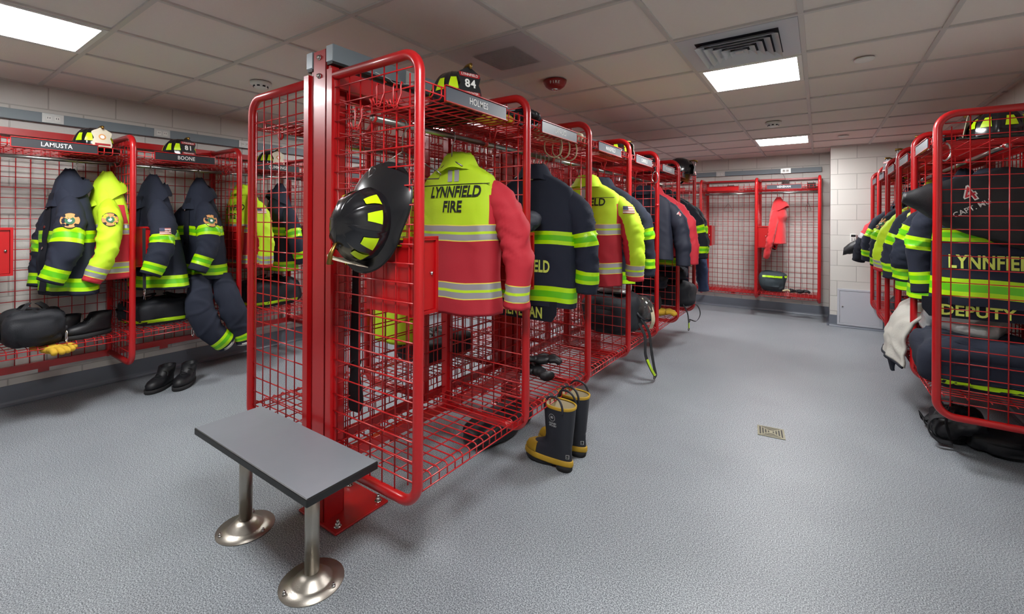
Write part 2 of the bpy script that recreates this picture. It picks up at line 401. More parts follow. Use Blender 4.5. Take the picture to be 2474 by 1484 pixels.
# return wall: access panel, thermostat
t = thing('access_panel', 'white square metal access panel low on the return wall', 'panel', (.44, YR, .0)); m = MB()
for lo, hi in (((-.235, .03), (.235, .056)), ((-.235, .484), (.235, .51)), ((-.235, .056), (-.209, .484)), ((.209, .056), (.235, .484))): m.box((lo[0], -.012, lo[1]), (hi[0], 0, hi[1]), 'access')
m.build('frame', t, bevel=.002); m = MB(); m.box((-.207, -.009, .058), (.207, -.001, .482), 'access'); d = m.build('door', t)
m = MB(); m.tube([(-.18, -.009, .275), (-.18, -.016, .275)], .009, 'steel', 12); m.build('lock', d)
t = thing('thermostat', 'small white wall thermostat with dark screen on the return wall', 'thermostat', (.371, YR, 1.185)); m = MB()
m.box((-.032, -.025, -.055), (.032, 0, .055), 'white_plastic'); m.build('case', t, bevel=.005)
m = MB(); m.box((-.024, -.0265, .015), (.024, -.0245, .045), 'black'); m.build('screen', t)
m = MB()
for a in (-.014, .014):
    for b in (-.012, -.034): m.box((a - .005, -.0265, b - .005), (a + .005, -.0245, b + .005), 'plate')
m.build('button', t)
# floor drain
t = thing('floor_drain', 'square slotted metal floor drain in the right aisle', 'drain', (-.255, 3.432, 0), .12); m = MB()
m.box((-.078, -.078, 0), (.078, .078, .004), 'drain_brass'); m.build('grate', t)
m = MB()
for k in range(4):
    a = .014 + k * .016
    for s_ in (-1, 1):
        m.box((s_ * a - .004, -a + .004, .004), (s_ * a + .004, a - .004, .0048), 'black'); m.box((-a + .010, s_ * a - .003, .004), (a - .010, s_ * a + .003, .0048), 'black') if k else None
m.build('slot', t)
# bench
BX0, BX1, BY0, BY1, BZ = -2.312, -1.412, .852, 1.15, .452
t = thing('bench', 'grey topped locker bench on two steel pedestals, before the centre row', 'bench', ((BX0 + BX1) / 2, (BY0 + BY1) / 2, 0)); hx, hy = (BX1 - BX0) / 2, (BY1 - BY0) / 2
m = MB(); m.box((-hx, -hy, BZ - .03), (hx, hy, BZ), 'bench_edge'); s_ = m.build('seat', t, bevel=.004)
m = MB(); m.box((-hx + .004, -hy + .004, BZ), (hx - .004, hy - .004, BZ + .0012), 'bench_top'); m.build('laminate', s_, bevel=.0005)
for px in (-1.60, -2.125):
    lx = px - (BX0 + BX1) / 2; m = MB(); cy_ = -.012
    m.cyl((lx, cy_, .04), (lx, cy_, BZ - .03), .027, 'brushed_steel', 32); leg = m.build('pedestal', t)
    m = MB(); m.lathe([(.001, 0), (.118, 0), (.118, .004), (.078, .007), (.07, .012), (.05, .032), (.029, .042), (.027, .042)], 'brushed_steel', 48, X=Matrix.Translation((lx, cy_, 0))); m.build('flange', leg)
    for a in (.3, 2.4, 4.5):
        m = MB(); x_, y_ = lx + .1 * math.cos(a), cy_ + .1 * math.sin(a); m.cyl((x_, y_, .004), (x_, y_, .012), .008, 'chrome', 6); m.cyl((x_, y_, .012), (x_, y_, .02), .0045, 'chrome', 8); m.build('bolt', leg)

# ---------------- wire gear lockers ----------------
W_, D_ = .7627, .57
ZT, ZB = 2.044, .305
def mesh_cache(fn):
    c = {}
    def g(*a):
        if a not in c: c[a] = fn(*a)
        return c[a]
    return g
WR_ = .0031
@mesh_cache
def g_side_tube(zt, zb):
    m = MB(); R = .085
    p = [(.015, 0, zt), (D_ - R, 0, zt)] + arc_pts((D_ - R, 0, zt - R), R, PI / 2, 0, 8)[1:] + [(D_, 0, zb + R)] + arc_pts((D_ - R, 0, zb + R), R, 0, -PI / 2, 8)[1:] + [(.015, 0, zb)]
    m.tube(p, .0205, 'red', 14, up=(0, 1, 0)); return m.build('x').data
@mesh_cache
def g_side_mesh(zt, zb):
    m = MB(); n = 7
    for k in range(n):
        x = .055 + k * .0762; top = zt - .012 if x < D_ - .09 else zt - .075; bot = zb + .012 if x < D_ - .09 else zb + .06
        m.tube([(x, .004, bot), (x, .004, top)], WR_, 'red', 6)
    z = zt - .055
    while z > zb + .03:
        x1 = D_ - .012 if zb + .08 < z < zt - .08 else D_ - .03
        m.tube([(.01, -.003, z), (x1, -.003, z)], WR_, 'red', 6); z -= .0762
    return m.build('x').data
@mesh_cache
def g_hook(k):
    m = MB()   # double garment hook clipped on the wire grid
    for s in (-.022, .022):
        m.tube([(s, 0, .012), (s, -.008, .016), (s, -.012, 0), (s, -.01, -.03)] + [(s * .5, -.02, -.075), (s * .35, -.045, -.085), (s * .45, -.055, -.06)], .0032, 'red', 6)
    m.tube(arc_pts((0, -.02, -.075), .012, 0, 2 * PI, 12), .003, 'red', 6); return m.build('x').data
@mesh_cache
def g_stile(zt, zb):
    m = MB(); m.box((-.002, -.02, zb - .03), (.036, .02, zt + .03), 'red'); m.box((.036, -.004, zb - .02), (.044, .004, zt + .02), 'red'); return m.build('x', bevel=.003).data
@mesh_cache
def g_back(zt, zb):
    lo = .05 if zt > 2.04 else (-.004 if zt == 2.024 else .02)
    m = MB(); m.box((0, .02, zt - lo), (.03, W_ - .02, zt + .03), 'red'); return m.build('x').data
@mesh_cache
def g_back2(zt, zb):
    m = MB(); m.box((0, .02, zb - .028), (.03, W_ - .02, zb + .022), 'red')
    m.box((-.002, W_ / 2 - .03, zb - .062), (.004, W_ / 2 + .03, zb - .026), 'red'); return m.build('x').data
@mesh_cache
def g_backmesh(zt, zb):
    m = MB()
    for k in range(1, 10): m.tube([(.014, k * .0763, zb), (.014, k * .0763, zt - .03)], WR_, 'red', 6)
    z = zt - .1
    while z > zb + .04: m.tube([(.02, .0, z), (.02, W_, z)], WR_, 'red', 6); z -= .0762
    return m.build('x').data
def g_shelf_(z, up):
    m = MB(); n = 16; s = 1 if up else -1
    for k in range(n):
        y = .024 + k * .0476
        m.tube([(.03, y, z + .045 * s), (.032, y, z + .006 * s), (.04, y, z)] + [(D_ - .012, y, z), (D_ - .003, y, z + .006 * s), (D_, y, z + .012 * s), (D_, y, z + .048 * s)], WR_, 'red', 6)
    for k in range(6): m.tube([(.05 + k * .097, .006, z - .006), (.05 + k * .097, W_ - .006, z - .006)], WR_, 'red', 6)
    for x, dz in ((D_ + .001, .014), (D_ + .001, .048), (.03, .045)): m.tube([(x, .006, z + dz * s), (x, W_ - .006, z + dz * s)], WR_, 'red', 6)
    return m.build('x').data
g_shelf = mesh_cache(g_shelf_)
@mesh_cache
def g_channel(k):
    m = MB(); y0, y1 = (.13, .56) if k else (.10, .53)
    m.box((D_ + .004, y0, -.006), (D_ + .008, y1, .058), 'red'); m.box((D_ + .004, y0, -.008), (D_ + .018, y1, -.004), 'red'); m.box((D_ + .004, y0, .056), (D_ + .018, y1, .06), 'red'); return m.build('x').data
@mesh_cache
def g_plate(k):
    m = MB(); m.box((D_ + .009, .135, -.003), (D_ + .013, .555, .055), k); return m.build('x').data
@mesh_cache
def g_rod(k):
    m = MB(); m.cyl((.29, .0, 1.822), (.29, W_, 1.822), .0135, 'rod', 16)
    for y in (.006, W_ - .006): m.cyl((.29, y - .004, 1.822), (.29, y + .004, 1.822), .021, 'red', 14)
    return m.build('x').data
@mesh_cache
def g_box(k):
    m = MB(); x0, x1, y0, y1, z0, z1, t = .245, .525, .012, .15, 1.02, 1.325, .003
    m.box((x0, y0, z0), (x1, y0 + t, z1), 'red'); m.box((x0, y1 - t, z0), (x1, y1, z1), 'red'); m.box((x0, y0, z0), (x0 + t, y1, z1), 'red')
    m.box((x0, y0, z0), (x1, y1, z0 + t), 'red'); m.box((x0, y0, z1 - t), (x1, y1, z1), 'red')
    m.box((x1 - .012, y0 - .004, z0 - .004), (x1, y1 + .004, z0 + .01), 'red'); m.box((x1 - .012, y0 - .004, z1 - .01), (x1, y1 + .004, z1 + .006), 'red')
    m.box((x1 - .012, y0 - .004, z0), (x1, y0 + .01, z1), 'red'); m.box((x1 - .012, y1 - .01, z0), (x1, y1 + .004, z1), 'red'); return m.build('x').data
@mesh_cache
def g_boxdoor(k): m = MB(); m.box((.51, .024, 1.032), (.516, .138, 1.313), 'red'); return m.build('x').data
@mesh_cache
def g_boxlock(k): m = MB(); m.cyl((.516, .12, 1.18), (.524, .12, 1.18), .007, 'chrome', 12); return m.build('x').data
def part(name, data, parent, label=None):
    o = bpy.data.objects.new(name, data); COL.objects.link(o); o.parent = parent
    if label: o['label'] = label
    return o
def locker(label, loc, rz, group, text=None, dz=0, shelf_z=.40, end=False, hooks=(0,), box=True, ts=.041, plate_k=1, empty_plate=False, pmat='plate'):
    t = thing('gear_locker', label, 'locker', loc, rz, group); zt, zb = round(ZT + dz, 3), round(ZB + dz, 3)
    ys = [0] + ([W_] if end else [])
    for y in ys:
        f = part('side_frame', g_side_tube(zt, zb), t); f.location.y = y
        g = part('wire_grid', g_side_mesh(zt, zb), f)
        q = part('back_upright', g_stile(zt, zb), t); q.location.y = y
    for hx_, hz in hooks if hooks != (0,) else ((.36, zt - .14), (.2, zt - .21)):
        h = part('coat_hook', g_hook(0), t); h.location = (hx_, -.004, hz)
    part('top_rail', g_back(zt, zb), t); part('bottom_rail', g_back2(zt, zb), t); part('back_wire_grid', g_backmesh(zt, zb), t)
    s1 = part('top_shelf', g_shelf(round(1.885 + dz, 3), True), t)
    c = part('name_channel', g_channel(plate_k), s1); c.location.z = 1.885 + dz
    if text is not None or empty_plate:
        p = part('name_plate', g_plate(pmat), t); p.location.z = 1.885 + dz
        if text:
            m = MB(); flat_text(m, text, ts, (D_ + .0138, .345, .026), (0, 1, 0), (0, 0, 1), 'white', bold=.004, spacing=1.05, xs=.82); m.build('lettering', p)
    part('hanging_rod', g_rod(0), t)
    part('bottom_shelf', g_shelf(round(shelf_z, 3), False), t)
    if box:
        b = part('lock_box', g_box(0), t); d = part('door', g_boxdoor(0), b); part('lock', g_boxlock(0), d)
    return t
def lrow(pfx, *names): return names
# centre row, right face (faces the right aisle)
BYK = lambda k: 1.206 + W_ * k
XRB, XLB = -1.822, -1.972
GR = 'lockers on the right face of the centre row'; GLF = 'lockers on the left face of the centre row'
labs = ['nearest red wire locker of the centre row, aisle face, with hanging black helmet', 'second red wire locker of the centre row, dark coat inside and boots before it',
        'third red wire locker of the centre row, holding a hi-vis lime and red jacket', 'fourth red wire locker of the centre row, with black duffel bag and breathing mask',
        'fifth red wire locker of the centre row, with quilted navy jacket', 'last red wire locker of the centre row, right face, nearest the far wall']
nm = ['HOLMES', 'LAFAUCI', 'MANSFIELD', 'CARRIELLI', 'M. DOHERTY', None]

for k in range(6): locker(labs[k], (XRB, BYK(k), 0), 0, GR, nm[k], end=(k == 5), empty_plate=(k == 5), hooks=((.36, 1.94), (.46, 1.92), (.22, 1.86)) if k == 0 else (0,))
labs = ['nearest red wire locker on the left face of the centre row, behind the bench', 'second red wire locker on the left face of the centre row', 'third red wire locker on the left face of the centre row',
        'fourth red wire locker on the left face of the centre row', 'fifth red wire locker on the left face of the centre row', 'sixth and last red wire locker on the left face of the centre row']
for k in range(6): locker(labs[k], (XLB, BYK(k + 1), 0), PI, GLF, None, end=(k == 0), empty_plate=True, box=(k > 0))
# left wall row
GLW = 'lockers along the left wall'
labs = ['red wire wall locker at the left edge, dark coat and lime sleeved jacket inside', 'red wire wall locker above the black shoes, with two dark coats and trousers',
        'red wire wall locker seen through the nearest centre panel, helmet with pale front piece above', 'fourth red wire locker along the left wall', 'fifth red wire locker along the left wall',
        'sixth red wire locker along the left wall', 'seventh red wire locker along the left wall', 'eighth red wire locker along the left wall', 'ninth red wire locker along the left wall, at the far corner']
nm = ['LAMUSTA', 'BOONE', 'CUMMINGS', '', '', '', '', '', '']
for k in range(9): locker(labs[k], (-4.863, 1.166 + W_ * (k - 1), 0), 0, GLW, nm[k] or None, dz=-.022, shelf_z=.525, end=(k == 8), empty_plate=True, ts=.042, hooks=(0,) if k < 5 else (), pmat='plate_dark')
# far wall row
GFW = 'lockers on the far wall'
labs = ['red wire locker at the right end of the far wall, red fleece jacket inside', 'empty red wire locker on the far wall beside the one with the red fleece', 'red wire locker on the far wall, third from its right end',
        'red wire locker on the far wall, leftmost']
for k in range(4):
    locker(labs[k], (.007 - W_ * (k + 1), 8.018, 0), -PI / 2, GFW, 'HENEHAN' if k == 0 else None, dz=-.02, shelf_z=.36, end=(k == 0), ts=.042, plate_k=(0 if k else 1), hooks=(), pmat='plate_matt')
# right wall row
GRW = 'lockers along the right wall'
labs = ['nearest red wire locker of the right wall row, its curved frame at the right edge', 'second red wire locker of the right wall row, pale silver liner on its shelf', 'third red wire locker of the right wall row',
        'fourth red wire locker of the right wall row', 'farthest red wire locker of the right wall row, beside the access panel']
for k in range(5): locker(labs[k], (1.134, 3.555 + W_ * (k + 1), 0), PI, GRW, None, dz=-.02, shelf_z=.40, end=(k == 0), empty_plate=True, hooks=())
for o in [x for x in bpy.data.objects if x.name == 'x' or x.name.startswith('x.')]: bpy.data.objects.remove(o)
# posts between the two faces of the centre row
for k, lb in ((0, 'tall red support post with bolted base plate at the near end of the centre row'), (2, 'red support post between second and third bays of the centre row'),
              (4, 'red support post between fourth and fifth bays of the centre row'), (6, 'red support post at the far end of the centre row')):
    y = BYK(k) - (0 if k < 6 else .1); t = thing('support_post', lb, 'post', (-1.9, y, 0), 0, 'red posts of the centre row'); m = MB()
    m.box((-.05, -.008, .012), (.05, -.002, 2.178), 'red'); m.box((-.05, -.008, .012), (-.044, .1, 2.178), 'red'); m.box((.044, -.008, .012), (.05, .1, 2.178), 'red'); m.box((-.05, .094, .012), (.05, .1, 2.178), 'red')
    m.build('column', t, bevel=.002); m = MB()
    for s in (-1, 1): m.box((min(s * .053, s * .075), .0, .29), (max(s * .053, s * .075), .045, 2.1), 'red')
    m.build('side_channel', t, bevel=.003)
    m = MB(); m.box((-.135, -.02, 0), (.16, .275, .013), 'red'); b = m.build('base_plate', t, bevel=.005)
    for x_ in (-.1, .125):
        for y_ in (.015, .24):
            m = MB(); m.cyl((x_, y_, .013), (x_, y_, .016), .017, 'chrome', 20); m.cyl((x_, y_, .016), (x_, y_, .03), .012, 'chrome', 6); m.cyl((x_, y_, .03), (x_, y_, .043), .0065, 'chrome', 10); m.build('bolt', b)
    for z_ in (2.145, 2.06):
        m = MB(); m.cyl((0, -.008, z_), (0, -.011, z_), .013, 'chrome', 20); m.cyl((0, -.011, z_), (0, -.019, z_), .009, 'chrome', 6); m.build('bolt', t)
def raceway(label, lo, hi, outs, axis):
    """lo, hi: corners of the closed metal trunking; outs: (position along it, kind)"""
    c = [(a + b) / 2 for a, b in zip(lo, hi)]; t = thing('cable_trunking', label, 'cable trunking', c); m = MB()
    m.box([a - q for a, q in zip(lo, c)], [a - q for a, q in zip(hi, c)], 'raceway'); m.build('trunking', t, bevel=.002)
    return t, c
t, c = raceway('grey cable trunking along the top of the centre row, right side', (-1.846, 1.2, 2.112), (-1.8, 5.9, 2.19), [], 1)
m = MB(); m.box((-.023, -2.353, -.036), (.023, -2.3505, .036), 'raceway_end'); m.build('end_cap', t)
m = MB(); m.box((-.02, -2.35, -.05), (.02, 2.35, -.039), 'black'); m.build('gap_strip', t)  # solid black strip stands in for the dark gap under the trunking
def outlet(t, p, n, w_=.115, h_=.062, plug=False):
    """outlet faceplate centred at p facing n (x or -y)"""
    R = Matrix.Translation(p) @ (Matrix.Identity(4) if n == 'x' else (Matrix.Rotation(-PI / 2, 4, 'Z') if n == '-y' else Matrix.Rotation(PI, 4, 'Z')))
    m = MB(); m.box((0, -w_ / 2, -h_ / 2), (.005, w_ / 2, h_ / 2), 'outlet', X=R); o = m.build('outlet', t)
    m = MB()
    for s in (-.024, .024):
        m.box((.005, s - .016, -.018), (.0065, s + .016, .018), 'white_plastic', X=R)
        for a in (-.006, .006): m.box((.0065, s + a - .0015, -.004), (.0075, s + a + .0015, .008), 'black', X=R)
    m.build('socket', o); return o
outlet(t, (.023, -1.86, 0), 'x', h_=.07)
m = MB(); m.box((.03, -1.9, -.024), (.07, -1.855, .022), 'white_plastic'); m.build('charger_plug', t, bevel=.006)
m = MB(); m.tube(catmull([(.05, -1.88, -.024), (.06, -1.95, -.05), (.05, -2.02, -.06), (.08, -2.08, -.06), (.08, -2.16, -.05)], 5), .0018, 'white_plastic', 6); m.build('charger_cord', t)
outlet(t, (.023, -.4, 0), 'x'); outlet(t, (.023, 1.1, 0), 'x')
t, c = raceway('grey cable trunking along the top of the centre row, left side', (-2.004, 1.2, 2.105), (-1.958, 5.9, 2.185), [], 1)
m = MB(); m.box((-.023, -2.353, -.036), (.023, -2.3505, .036), 'raceway_end'); m.build('end_cap', t)
m = MB(); m.box((-.02, -2.35, -.052), (.02, 2.35, -.04), 'black'); m.build('gap_strip', t)  # dark gap below this trunking, put in as a black strip
t, c = raceway('grey cable trunking with outlets along the left wall above the helmets', (XL, YN + .1, 2.125), (XL + .045, 7.9, 2.2), [], 1)
for y in (.83, 1.53, 2.24, 3.0, 3.7, 4.5, 5.2, 6.0): outlet(t, (.0225, y - c[1], 0), 'x', .12, .07)
t, c = raceway('grey cable trunking with outlets across the far wall above the lockers', (-4.2, YF - .045, 2.135), (.03, YF, 2.205), [], 0)
for x in (-1.33, -.42, -2.2, -3.0): outlet(t, (x - c[0], -.0225, 0), '-y', .13, .075)
t = thing('phone_charger', 'small clear charger hanging by its cord below the far trunking', 'charger', (-.42, 7.99, 2.0)); m = MB(); m.box((-.05, -.03, -.04), (.05, .0, .03), 'glass'); m.build('case', t, bevel=.004)
m = MB(); m.tube(catmull([(0, 0, .03), (-.02, -.02, .09), (-.05, 0, .14)], 5), .002, 'black', 6); m.build('cord', t)
for x, lb in ((-1.16, 'small black box on the shelf of the empty far wall locker'), (-.09, 'small black box on the shelf at the right end of the far wall')):
    m = MB(); m.box((-.05, -.03, -.04), (.05, .03, .04), 'black'); o = m.build('battery_box', bevel=.005); o.location = (x, 7.9, 1.927); tag(o, lb, 'box')

# ---------------- garments ----------------
def nz(p, f, seed, sy=1., sz=1.):
    return noise.noise(Vector((p[0] * f + seed * 7.3, p[1] * f * sy + seed * 3.1, p[2] * f * sz - seed)))
def tband(z, zh, zl):
    """three-part fire coat tape: lime, green, lime"""
    t = (zh - z) / (zh - zl)
    return 'tape_lime' if t < .3 or t > .7 else 'tape_green'
def sband(z, zh, zl):
    t = (zh - z) / (zh - zl)
    return 'tape_edge' if t < .06 or t > .94 else ('silver_tape' if (t < .42 or t > .58) else 'lime')
def st_turnout(base='navy', bands=((-.49, -.57), (-.825, -.915)), sl=((.47, .59), (.80, .91))):
    def torso(z, q, back):
        for a, b in bands:
            if b < z < a: return tband(z, a, b)
        return base
    def sleeve(s, ang):
        for a, b in sl:
            if a < s < b: return tband(-s, -a, -b)
        return base
    br = []
    for a, b in bands: br += [a, b, a + (b - a) * .3, a + (b - a) * .7]
    sr = []
    for a, b in sl: sr += [a, b, a + (b - a) * .3, a + (b - a) * .7]
    return dict(torso=torso, sleeve=sleeve, zb=br, sb=sr, collar=base, cuff='black')
def st_hivis(sleeve_out='red_cloth', low='red_dark', lime_to=-.45):
    bands = ((lime_to, lime_to - .082), (-.735, -.815))
    def torso(z, q, back):
        for a, b in bands:
            if b < z < a: return sband(z, a, b)
        if z > lime_to: return 'lime' if abs(q) < .93 else ('red_cloth' if z < -.3 else 'lime')
        return low
    def sleeve(s, ang):
        if .83 < s < .95: return sband(-s, -.83, -.95)
        if s > .95: return 'red_cloth'
        return sleeve_out if math.cos(ang) > -.1 else 'red_cloth'
    br = []
    for a, b in bands: br += [a, b] + [a + (b - a) * t for t in (.06, .42, .58, .94)]
    sr = [.83, .95] + [.83 + .12 * t for t in (.06, .42, .58, .94)]
    return dict(torso=torso, sleeve=sleeve, zb=br, sb=sr, collar='lime', cuff='red_dark')
def st_plain(base, low=None, zlow=-9):
    return dict(torso=lambda z, q, b: base if z > zlow else low, sleeve=lambda s, a: base, zb=[zlow] if zlow > -2 else [], sb=[], collar=base, cuff='black')
SLV = [(.14, .01, -.255), (.222, .03, -.30), (.292, .05, -.43), (.322, .065, -.62), (.31, .075, -.76), (.298, .085, -.85)]
SLL = [(.07, .02, -.27), (.145, .04, -.36), (.215, .06, -.49), (.245, .09, -.64), (.23, .13, -.76), (.215, .16, -.84)]
TUCK = [(.15, 0, -.262), (.2, 0, -.305), (.225, .02, -.43), (.235, .04, -.62), (.23, .06, -.76), (.22, .08, -.85)]
def coat(name, label, cat, loc, rz, st, hw=.27, hem=-.93, dep=.095, seed=1, slR=TUCK, slL=TUCK, rs=(.045, .08, .086, .08, .074, .07), group=None, amp=.014,
         collar_h=1., sway=(0, 0), texts=(), patches=(), tail=None, snaps=False, sleeve_names=('sleeve', 'sleeve'), top=-.09, flare=1.04, loop=False):
    """garment on a hanger: origin at the rod, x sleeve to sleeve, -y the side with the back print"""
    t = thing(name, label, cat, loc, rz, group)
    N = 64
    keys = [(-.13, .085, .062), (-.15, .115, .066), (-.175, .165, .064), (-.205, .215, .064), (-.235, hw * .93, .066), (-.275, hw * .98, .075), (-.36, hw, dep * .92), (-.55, hw, dep), (hem, hw * flare, dep * 1.15)]
    if loop: keys = [(-.13, .05, .055), (-.18, .08, .075), (-.25, .118, .095), (-.33, .16, .105), (-.42, hw * .76, dep * 1.15), (-.55, hw * .87, dep * 1.25), (-.72, hw * .96, dep * 1.3), (hem, hw * 1.02, dep * 1.35)]
    zs = [-.13 - .012 * k for k in range(8)]
    z = zs[-1] - .018
    while z > hem: zs.append(z); z -= .018
    zs.append(hem); zs = sorted(set([round(a, 4) for a in zs] + [round(b, 4) for b in st['zb'] if hem < b < -.13]), reverse=True)
    def ring(z, sc_=1., zo=0):
        a, b = interp(keys, z); out = []; fall = max(0, min(1, (-.2 - z) / .35)); sh = max(0, (-.2 - z))
        for k in range(N):
            th = 2 * PI * k / N; c, s_ = math.cos(th), math.sin(th); e = .72
            x = a * sc_ * math.copysign(abs(c) ** e, c); y = b * sc_ * math.copysign(abs(s_) ** e, s_)
            f = (nz((x, y * 2, z), 7, seed, 1, .28) * 1.2 + nz((x, y * 2, z), 15, seed + 3, 1, .6) * .4) * amp * (.25 + fall)
            f += amp * fall * (.55 * math.sin(x * 3.6 / hw + seed * 1.7 + 1.6 * nz((x, 0, z), 3, seed + 2)) + .5 * max(0, 1 - abs(nz((x + z * .35, y, z * .5), 9, seed + 31)) * 7))
            y += f * (1 if s_ > 0 else -1) * min(1, abs(s_) * 3) + sway[1] * sh * sh + .3 * f
            x += nz((y * 3, x, z), 6, seed + 9, 1, .8) * amp * .6 * fall + sway[0] * sh * sh
            zz = z + zo + (nz((x, y, 0), 5, seed + 5) * .012 * fall if z > hem + .001 else nz((x, y, 0), 5, seed + 5) * .012)
            out.append((x, y, zz))
        return out
    rings = [ring(z) for z in zs]
    def tm(i, k):
        if i >= len(zs) - 1: return 'black'
        zm = (zs[i] + zs[i + 1]) / 2; th = 2 * PI * (k + .5) / N
        return st['torso'](zm, math.copysign(abs(math.cos(th)) ** .72, math.cos(th)), math.sin(th) < 0)
    B = MB(); B.loft(rings + [ring(hem, .96, .006), ring(hem + .05, .93)], tm, cap0=True, cap1=True); body = B.build('body', t); tree = B.bvh()
    # collar, standing and folded outwards
    m = MB(); cr = []
    prof = ((.072, .056, -.165), (.068, .054, top + .012), (.074, .058, top), (.084, .064, top - .004), (.112, .08, -.145), (.142, .092, -.19), (.146, .096, -.194), (.138, .088, -.188), (.09, .06, -.15)) if not loop else \
           ((.028, .03, -.15), (.018, .02, -.05), (.024, .026, -.042), (.04, .036, -.06), (.072, .072, -.125), (.108, .104, -.195), (.134, .124, -.25), (.136, .126, -.255), (.125, .11, -.243), (.09, .08, -.18))
    for r, rb, z in prof:
        cr.append([(r * collar_h * math.cos(2 * PI * k / 48), rb * math.sin(2 * PI * k / 48) * (1 + .12 * nz((math.cos(2 * PI * k / 48), math.sin(2 * PI * k / 48), z * 4), 1.6, seed)), z + (.02 if z < -.17 else .008) * nz((math.cos(2 * PI * k / 48), math.sin(2 * PI * k / 48), z), 2.2, seed) - ((.075 if loop else .025) * math.sin(2 * PI * k / 48) if z < -.17 else 0)) for k in range(48)])
    m.loft(cr, st['collar']); m.loft([cr[1], [(p[0] * .85, p[1] * .85, p[2] - .03) for p in cr[1]]], 'black', cap1=True)
    m.build('collar', t)
    # sleeves
    trees = {}
    for side, path, nm_ in ((1, slR, sleeve_names[0]), (-1, slL, sleeve_names[1])):
        if path is None: continue
        if loop and path is SLV: path = SLL
        if loop and path is TUCK: path = [(p[0] * .8, p[1] + .03, p[2] - .06) for p in TUCK]
        P = catmull([(p[0] * side, p[1], p[2]) for p in path], 10); L = [0]
        for a, b in zip(P, P[1:]): L.append(L[-1] + (b - a).length)
        ss = sorted(set([round(k / 44, 4) for k in range(45)] + [round(b, 4) for b in st['sb']]))
        def at(s):
            d = s * L[-1]
            for i in range(len(L) - 1):
                if L[i + 1] >= d - 1e-9: f = (d - L[i]) / max(1e-9, L[i + 1] - L[i]); return P[i].lerp(P[i + 1], f), (P[min(i + 2, len(P) - 1)] - P[max(i - 1, 0)]).normalized()
            return P[-1], (P[-1] - P[-2]).normalized()
        rg = []; K = 32
        for s in ss:
            c, tg = at(s); fr = s * (len(rs) - 1); i = min(int(fr), len(rs) - 2); r = rs[i] + (rs[i + 1] - rs[i]) * (fr - i)
            u = Vector((side, 0, 0)); u = (u - tg * u.dot(tg)).normalized(); v = tg.cross(u).normalized() * side
            q = []
            for k in range(K):
                a = 2 * PI * k / K; d = u * math.cos(a) * r * .95 + v * math.sin(a) * r * .85
                wv = Vector((0, 0, 1.)) * (s * .9 + .05 * math.cos(a * 2 + seed)) + d * .25
                n_ = nz(c + d, 6, seed + side * 4, 1, 1.2) * .016 + .011 * max(-.2, 1 - abs(nz(wv, 13, seed + side * 2 + 40)) * 6) * min(1, s * 3) * (1 - .5 * (s > .8))
                q.append(c + d * (1 + (n_ - .004) / r * min(1, s * 5)))
            rg.append(q)
        c, tg = at(1.0); e1 = [c + (p - c) * .9 for p in rg[-1]]; e2 = [c + (p - c) * .85 - tg * .05 for p in rg[-1]]
        def sm_(i, k):
            if i >= len(ss) - 1: return st['cuff'] if i > len(ss) - 1 else st['sleeve'](1., 0)
            return st['sleeve']((ss[i] + ss[i + 1]) / 2, 2 * PI * (k + .5) / K)
        m = MB(); m.loft(rg + [e1, e2], sm_, cap0=True, cap1=True); so = m.build(nm_, t); trees[side] = (m.bvh(), so, P)
    for (txt, size, x, z, side, mat, kw) in texts:
        m = MB()
        if side == 'back': stick(m, text_geo(txt, size, **kw), (x, -.3, z), (1, 0, 0), (0, 0, 1), (0, -1, 0), tree, mat, .006)
        else: stick(m, text_geo(txt, size, **kw), (x, .3, z), (-1, 0, 0), (0, 0, 1), (0, 1, 0), tree, mat, .006)
        m.build('lettering', t)
    for (kind, x, y, z, n, r) in patches:      # n: direction the patch faces
        n = Vector(n).normalized(); u = Vector((0, 0, 1)).cross(n).normalized(); v = n.cross(u); tr = tree if abs(n.y) > .9 else trees[1 if n.x > 0 else -1][0]
        m = MB(); o_ = (x, y, z)
        if abs(n.y) <= .9: o_ = min(trees[1 if n.x > 0 else -1][2], key=lambda q: abs(q.z - z))
        if kind == 'badge':
            stick(m, disc2(r * 1.12, 24, .92), o_, u, v, n, tr, 'patch_black', .004); stick(m, cross2(r), o_, u, v, n, tr, 'patch_orange', .0055)
            stick(m, disc2(r * .52, 18), o_, u, v, n, tr, 'patch_green', .007); stick(m, disc2(r * .22, 12), o_, u, v + Vector((0, 0, 0)), n, tr, 'white', .0085); m.build('shoulder_patch', t)
        elif kind == 'flag':
            for k in range(7): stick(m, grid2(r * 2, r * .175, 5, 1, 0, r * .6 - k * r * .2), o_, u, v, n, tr, 'flag_red' if k % 2 == 0 else 'white', .005)
            stick(m, grid2(r * .85, r * .7, 3, 3, -r * .57, r * .35), o_, u, v, n, tr, 'flag_blue', .0065); m.build('flag_patch', t)
        elif kind == 'label': stick(m, grid2(r * 2, r * 1.3, 4, 3), o_, u, v, n, tr, 'white', .005); m.build('care_label', t)
        elif kind == 'box': stick(m, grid2(r * 2, r * 2.2, 4, 4), o_, u, v, n, tr, 'navy2', .012); m.build('pocket', t)
        elif kind == 'stripe': stick(m, grid2(.022, .5, 2, 24, 0, 0), o_, u, v, n, tr, 'silver_tape', .004); m.build('back_stripe', t)
        elif kind == 'vstripe': stick(m, grid2(.03, r, 2, 10), o_, u, v, n, tr, 'silver_tape', .004); m.build('neck_stripe', t)
        elif kind == 'seam': stick(m, grid2(r * 2, .004, 20, 1), o_, u, v, n, tr, 'letter_black', .003); m.build('yoke_seam', t)
        elif kind == 'num':
